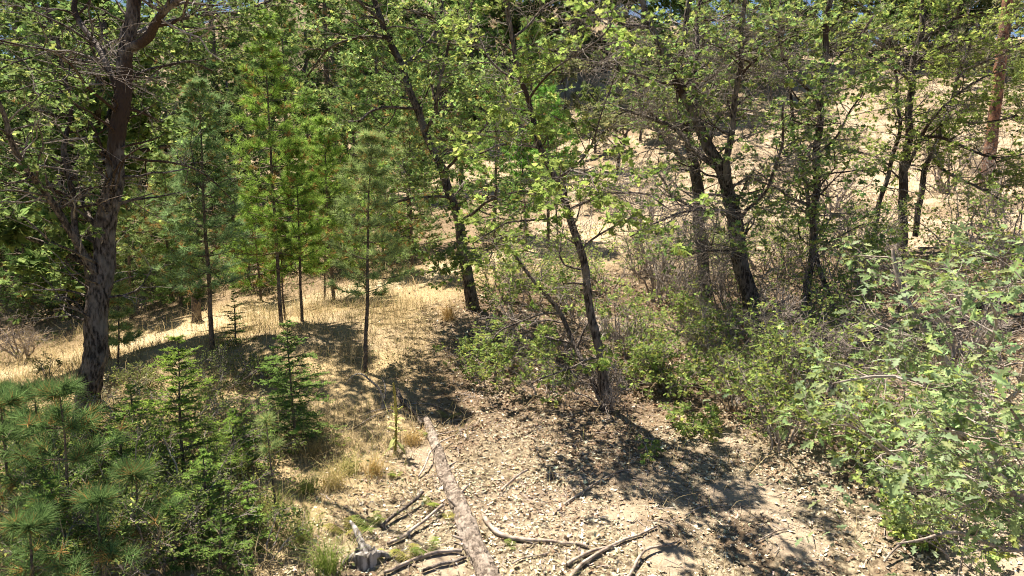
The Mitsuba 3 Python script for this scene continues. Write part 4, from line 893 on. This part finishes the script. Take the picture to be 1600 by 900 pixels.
def stump(label, u, v, r, h, seed, barkm, jag=.4, dy=0):
    rng = np.random.default_rng(seed)
    g = on_ground(u, v); t = thing('stump', label, 'stump')
    n, m = 28, 14
    a = np.arange(n) / n * 2 * np.pi
    top = h * (1 - jag * meshkit.noise(np.stack([np.cos(a) * 1.6, np.sin(a) * 1.6, a * 0 + seed], -1), seed) - jag * .4 * rng.random(n))
    V = []
    for j in range(m):
        f = j / (m - 1)
        rad = r * (1 + .5 * math.exp(-f * 5)) * (1 + .22 * (meshkit.noise(np.stack([np.cos(a) * 3, np.sin(a) * 3, a * 0 + f], -1), seed) - .5))
        V.append(np.stack([g[0] + rad * np.cos(a), g[1] + rad * np.sin(a), g[2] - .08 + f * (top + .08)], -1))
    V.append(np.stack([g[0] + r * .45 * np.cos(a), g[1] + r * .45 * np.sin(a), g[2] + top * .72], -1))
    V = np.array(V).reshape(-1, 3); M = m + 1
    i, j = np.meshgrid(np.arange(M - 1), np.arange(n), indexing='ij')
    Q = np.stack([i * n + j, i * n + (j + 1) % n, (i + 1) * n + (j + 1) % n, (i + 1) * n + j], -1).reshape(-1, 4)
    F = np.vstack([Q[:, [0, 1, 2]], Q[:, [0, 2, 3]], np.stack([np.arange(n) + (M - 1) * n, (np.arange(n) + 1) % n + (M - 1) * n, np.arange(n) * 0 + len(V)], -1)])
    V = np.vstack([V, [[g[0], g[1], g[2] + h * .35]]])
    part(t, 'stem', (V, F), barkm, smooth=40)
    return g, t
stump('brown broken stump on the grass strip behind the bluish pine', 308, 502, .12, .8, 1, 'young_bark', .35)
g, t = stump('weathered silver grey broken stump at bottom centre left', 572, 880, .11, .26, 2, 'grey_wood', .6)
for j, (du, dv, ln, rr, rise) in enumerate([(-36, 6, .42, .05, .02), (-24, -26, .34, .035, .3), (38, -6, .35, .04, .02)]):
    e = on_ground(572 + du, 880 + dv) + [0, 0, rise]
    b = g + [0, 0, .06]
    p, r = spline(np.array([b, (b + e) / 2 + [0, 0, .05], e]), np.array([rr * 1.3, rr, rr * .4]), 24, np.random.default_rng(j), .012)
    part(t, 'root', tubes(p[None], r[None], 9), 'grey_wood', smooth=40)

# ---------------------------------------------------------------- mullein, ferns, grass tufts
def mullein(label, u, vb, vt, seed):
    rng = np.random.default_rng(seed)
    g = on_ground(u, vb); y = g[1]; h = (vb - vt) * y / FOC * 1.04
    t = thing('mullein', label, 'mullein plant')
    s = np.linspace(0, 1, 40)
    p = np.stack([g[0] + .03 * np.sin(s * 3), g[1] + 0 * s, g[2] - .03 + s * h], -1)
    green = np.array((.44, .48, .20))
    V, F = tubes(p[None], np.interp(s, [0, .5, .56, .97, 1], [.018, .014, .026, .014, .003])[None] * (1 + .12 * np.sin(s * 90))[None], 8)
    sc_ = np.where(np.arange(len(V)) // 8 > 20, 1.0, .7)[:, None] * (.55 + .8 * rng.random((len(V), 1)))
    part(t, 'stalk', (V + rng.normal(size=V.shape) * .003, F), 'straw_material', color=np.array((.40, .36, .11)) * sc_)
    n = 16
    for j in range(n):
        f = .04 + .58 * j / n
        a = j * 2.4; d = np.array([math.cos(a), math.sin(a), .75 - 1.1 * (f < .3)]); L = .24 * (1 - f * .6)
        w = L * .16
        k = np.linspace(0, 1, 6)
        c = np.array([np.interp(f, s, p[:, i]) for i in range(3)]) + np.outer(k * L, nrm(d)) - np.outer(k ** 2 * L * .5, [0, 0, 1.])
        side = nrm(np.cross(d, [0, 0, 1.]))
        ww = (np.sin(np.pi * np.clip(k * .9 + .08, 0, 1)) * w)[:, None] * side
        V = np.concatenate([c - ww, c + [0, 0, -.012], c + ww])
        F = [(o + i, o + i + 1, o + 7 + i) for o in (0, 6) for i in range(5)] + [(o + i, o + 7 + i, o + 6 + i) for o in (0, 6) for i in range(5)]
        col = (green if f > .15 else np.array((.36, .31, .19))) * math.exp(rng.normal(0, .12))
        part(t, 'leaf', (V, np.array(F)), 'leaf_material', smooth=True, color=np.tile([col], (len(V), 1)))
    for j in range(2):
        b = p[25] ; q = np.stack([b + np.array([(.10 if j else -.07) * x, 0, .05 * x ** 2]) for x in np.linspace(0, 1, 8)])
        V, F = tubes(q[None], np.linspace(.01, .012, 8)[None], 6)
        part(t, 'side_shoot', (V, F), 'straw_material', smooth=True, color=np.tile([(.44, .45, .14)], (len(V), 1)))
mullein('single tall yellow green mullein stalk at centre left of the log', 617, 712, 590, 3)
def fern(label, u, v, size, seed, col=(.16, .22, .035)):
    rng = np.random.default_rng(200 + seed)
    g = on_ground(u, v); t = thing('fern', label, 'fern')
    for j in range(int(rng.integers(4, 7))):
        a = rng.uniform(0, 6.28); L = size * rng.uniform(.7, 1.15); k = np.linspace(0, 1, 14)
        d = np.array([math.cos(a), math.sin(a), 0]); side = np.array([-d[1], d[0], 0])
        c = g + np.outer(k * L, d) + np.outer(np.sin(k * 2.2) * L * .45, [0, 0, 1.]) + [0, 0, .01]
        V, F = [], []
        for i in range(1, 14):
            wl = L * .42 * math.sin(math.pi * min(1, .12 + k[i] * .88)) * rng.uniform(.5, 1.15) + .006
            for sgn in (1, -1):
                b = len(V); q = c[i]; tip = q + side * sgn * wl + d * wl * .45 + [0, 0, -wl * .2]
                m = q * .5 + tip * .5
                V += [q - d * L * .012, q + d * L * .03, m + d * L * .03 , tip, m - d * L * .022]
                F += [(b, b + 1, b + 2), (b, b + 2, b + 4), (b + 4, b + 2, b + 3)]
        V, F = np.array(V), np.array(F)
        ms = join([(V, F), tubes(c[None], np.full((1, 14), .0025), 4)])
        part(t, 'frond', ms, 'leaf_material', color=np.tile([np.array(col) * math.exp(rng.normal(0, .15))], (len(ms[0]), 1)))
for i, (lab, u, v, s) in enumerate([('bright fern left of the middle of the fallen log', 678, 790, .26), ('fern at the bottom edge left of the log', 672, 868, .3), ('yellow green fern between the grey stump and log', 640, 880, .26),
    ('fern right of the grey stump', 600, 872, .2), ('dark fern behind the grey stump', 575, 830, .3), ('fern in the shade right behind the grey stump', 540, 835, .28), ('small fern left of the mullein', 535, 698, .22),
    ('small fern at the far end of the log', 668, 680, .18), ('small yellow fern beside the log', 700, 810, .15), ('fern on the litter below the mullein', 620, 745, .16), ('fern at the right of the curved branch', 805, 858, .16), ('low fern in the shade right of the log end', 700, 655, .26), ('small fern below the stump pile', 590, 815, .2)]):
    fern(lab, u, v, s * .8, i, [(.24, .30, .07), (.17, .23, .06), (.30, .29, .09)][i % 3])
def blades(rng, P, per_h, w, col, lean=.5, jit=.25):
    M = len(P)
    d = rng.normal(size=(M, 3)) * [1, 1, 0] * lean
    h = (per_h * np.exp(rng.normal(0, jit, M)))[:, None]
    side = nrm(np.cross(d + [0, 0, 1e-3], [0, 0, 1.]) + rng.normal(size=(M, 3)) * [.3, .3, 0]) * w / 2
    m = P + d * h * .35 + [0, 0, 1.] * h * .6
    tip = P + d * h * 1.0 + [0, 0, 1.] * h * (.9)
    V = np.stack([P - side, P + side, m + side * .7, m - side * .7, tip], 1).reshape(-1, 3)
    F = (np.array([(0, 1, 2), (0, 2, 3), (3, 2, 4)])[None] + (np.arange(M) * 5)[:, None, None]).reshape(-1, 3)
    return (V, F), np.repeat(np.clip(col, .01, .9), 5, 0)
for i, (lab, u, v, h, col) in enumerate([('green grass tuft at the bottom edge left of the stump', 512, 898, .3, (.17, .24, .05)), ('green grass tuft by the knee high pine sapling', 480, 770, .22, (.16, .2, .06)),
    ('pale straw tuft in the lower left meadow', 520, 765, .28, (.42, .36, .16)), ('yellow straw tuft above the mullein foot', 585, 742, .2, (.4, .3, .12)), ('grass tuft right of the dark fir', 545, 740, .22, (.3, .3, .11)), ('grass tuft left of the knee high pine sapling', 405, 830, .3, (.28, .3, .1)),
    ('golden grass tuft under the leaning oak', 700, 500, .4, (.42, .29, .11)), ('pale grass tuft at the dark fir foot', 490, 715, .26, (.42, .34, .16)), ('greenish grass tuft left of the bottom ferns', 470, 850, .3, (.24, .28, .08)), ('straw tuft at the log far end', 645, 695, .22, (.44, .33, .14)), ('green tuft in the dark fir shade', 425, 800, .24, (.2, .24, .07))]):
    rng = np.random.default_rng(300 + i)
    g = on_ground(u, v); P = g + rng.normal(size=(260, 3)) * [.07, .07, 0]; P[:, 2] = hgt(P[:, 0], P[:, 1]) - .01
    m, c = blades(rng, P, h, .005, np.array(col) * np.exp(rng.normal(0, .2, (260, 1))), .55)
    t = thing('grass_tuft', lab, 'grass tuft')
    part(t, 'blades', m, 'straw_material', color=c, kind='stuff')

# ---------------------------------------------------------------- ground cover
rng = np.random.default_rng(42)
def spread_points(n, x0, x1, y0, y1, dens):
    x, y = rng.uniform(x0, x1, n), rng.uniform(y0, y1, n)
    ok = rng.random(n) < dens(x, y)
    return np.stack([x[ok], y[ok], hgt(x[ok], y[ok])], -1)
def sstep(a, b, x):
    t = np.clip((x - a) / (b - a), 0, 1); return t * t * (3 - 2 * t)
oakzone = lambda x, y: sstep(-2.6, -.6, x + .35 * np.maximum(0, 9 - y)) * sstep(21.5, 18.5, y - .45 * x)
def bare(x, y):
    b = sstep(.52, .64, fbm2(x, y, .5, 1, 3)) * .3
    for sx, sy, sr in SOIL:
        b = np.maximum(b, .93 * sstep(1.15, .6, np.hypot(x - sx, y - sy) / sr + (fbm2(x, y, 3., 4, 3) - .5) * 1.1))
    return b
LITTER = (np.array([(0, 0, 0), (.3, .28, .12), (.62, .10, .0), (1, .05, .22), (.66, -.3, .14), (.35, -.12, .0)]), np.array([(0, 5, 1), (5, 2, 1), (5, 4, 2), (4, 3, 2)]))
def litter(n0, tmpl, s0, s1, tilt):
    P = spread_points(n0, -8, 14, 5.6, 27, lambda x, y: (oakzone(x, y) * (1 - bare(x, y)) * (.5 + .7 * sstep(.35, .6, fbm2(x, y, 1.3, 44, 3))) * .9 + .05 * (x > -4)) * np.clip(1.15 - (y - 6) / 13, .16, 1))
    n = len(P)
    c = np.array((.50, .46, .34)) * np.exp(rng.normal(-.08, .32, (n, 1))) * np.exp(rng.normal(0, .06, (n, 3)))
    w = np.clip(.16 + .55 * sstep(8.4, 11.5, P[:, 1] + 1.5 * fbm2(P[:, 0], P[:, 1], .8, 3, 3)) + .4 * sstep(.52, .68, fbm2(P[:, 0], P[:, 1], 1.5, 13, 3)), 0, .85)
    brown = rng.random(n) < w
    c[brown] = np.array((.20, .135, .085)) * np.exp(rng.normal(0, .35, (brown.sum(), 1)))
    P[:, 2] += np.abs(rng.normal(0, .008, n)) + .004
    sz = (s0 + s1 * rng.random(n) ** 2) * np.clip(P[:, 1] / 11, 1, 1.6)
    return scatter(tmpl, P, rng.normal(size=(n, 3)) * [1, 1, .25], np.array([0, 0, 1.]) + rng.normal(size=(n, 3)) * tilt, sz, c)
CHIP = (np.array([(0, 0, 0), (.45, .24, .10), (1, .02, .04), (.5, -.22, .08)]), np.array([(0, 2, 1), (0, 3, 2)]))
m1, c1 = litter(190000, LITTER, .03, .07, .5)
m2, c2 = litter(260000, CHIP, .018, .04, .35)
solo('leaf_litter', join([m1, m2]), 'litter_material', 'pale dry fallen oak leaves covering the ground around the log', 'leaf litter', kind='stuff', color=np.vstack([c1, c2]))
P = spread_points(5000, -5, 11, 5.6, 18, lambda x, y: oakzone(x, y))
n = len(P); a = rng.uniform(0, 6.28, n); L = rng.uniform(.06, .32, n)[:, None]; d = np.stack([np.cos(a), np.sin(a), rng.normal(0, .12, n)], -1)
Q = np.stack([P + [0, 0, .02] + d * L * s + rng.normal(size=(n, 3)) * .012 for s in (-.5, 0, .5)], 1)
solo('twig_litter', tubes(Q, np.full((n, 3), 1) * rng.uniform(.0025, .006, n)[:, None], 3), 'twig_bark', 'small dry twigs strewn over the leaf litter', 'twigs', kind='stuff')
grasszone = lambda x, y: np.clip(1 - oakzone(x, y) * .93, 0, 1) * sstep(.3, .5, fbm2(x, y, .8, 9, 3))
P = spread_points(190000, -16, 9, 6, 24, lambda x, y: grasszone(x, y) * sstep(30, 9, y))
n = len(P)
tone = fbm2(P[:, 0], P[:, 1], .6, 12, 3)[:, None]
c = (np.array((.42, .36, .22)) * (1 - tone) + np.array((.34, .265, .145)) * tone) * np.exp(rng.normal(0, .25, (n, 1)))
gr = (rng.random(n) < .14); c[gr] = np.array((.24, .25, .09)) * np.exp(rng.normal(0, .2, (gr.sum(), 1)))
hh = rng.uniform(.07, .26, n) * (.45 + 1.3 * sstep(.3, .75, fbm2(P[:, 0], P[:, 1], 1.6, 71, 3)))
c = c * (.75 + .4 * fbm2(P[:, 0], P[:, 1], 2.3, 73, 2))[:, None]
m, c = blades(rng, P - [0, 0, .01], hh, .007, c, .8)
n3 = rng.random(n) < .035
m3, c3 = blades(rng, P[n3], rng.uniform(.3, .62, n3.sum()), .008, np.array((.50, .42, .25)) * np.exp(rng.normal(0, .2, (n3.sum(), 1))), .35)
m, c = join([m, m3]), np.vstack([c, c3])
solo('dry_grass', m, 'straw_material', 'golden dry grass in the hollow and along the strip', 'dry grass', kind='stuff', color=c)
P = spread_points(120000, -45, 50, 20, 78, lambda x, y: sstep(.42, .6, fbm2(x, y, .35, 21, 3)) * sstep(85, 20, y) * .9)
n = len(P)
m, c = blades(rng, P - [0, 0, .02], rng.uniform(.12, .35, n), .022, np.array((.33, .27, .18)) * np.exp(rng.normal(0, .25, (n, 1))), .7)
solo('slope_grass', m, 'straw_material', 'pale dry grass scattered over the far slope', 'dry grass', kind='stuff', color=c)
P = spread_points(26000, -12, -1, 6.5, 13, lambda x, y: sstep(0, -5, x) * sstep(.4, .55, fbm2(x, y, .9, 31, 3)))
n = len(P)
c = palette(rng, n, (.10, .13, .05), (.26, .22, .13), .35)
P[:, 2] += rng.uniform(.02, .22, n)
m, c = scatter(SMALL, P, rng.normal(size=(n, 3)) * [1, 1, .4], np.array([0, 0, 1.]) + rng.normal(size=(n, 3)) * .7, rng.uniform(.03, .06, n), c)
solo('ground_cover', m, 'leaf_material', 'low mixed green and grey leafy ground cover around the left saplings', 'ground cover', kind='stuff', color=c)

P = spread_points(30000, -34, 3, 15, 42, lambda x, y: sstep(.8, 2.4, y - .45 * x - 22.6) * sstep(.42, .56, fbm2(x, y, .5, 51, 3)) * sstep(45, 20, y))
n = len(P)
c = palette(rng, n, (.11, .15, .055), (.24, .2, .12), .3)
P[:, 2] += rng.uniform(.05, .5, n) * fbm2(P[:, 0], P[:, 1], 1.2, 61, 2)
m, c = scatter(SMALL, P, rng.normal(size=(n, 3)) * [1, 1, .5], np.array([0, 0, 1.]) + rng.normal(size=(n, 3)) * .7, rng.uniform(.07, .16, n), c)
solo('hollow_cover', m, 'leaf_material', 'dark low leafy cover in the shaded hollow beyond the grass strip', 'ground cover', kind='stuff', color=c)
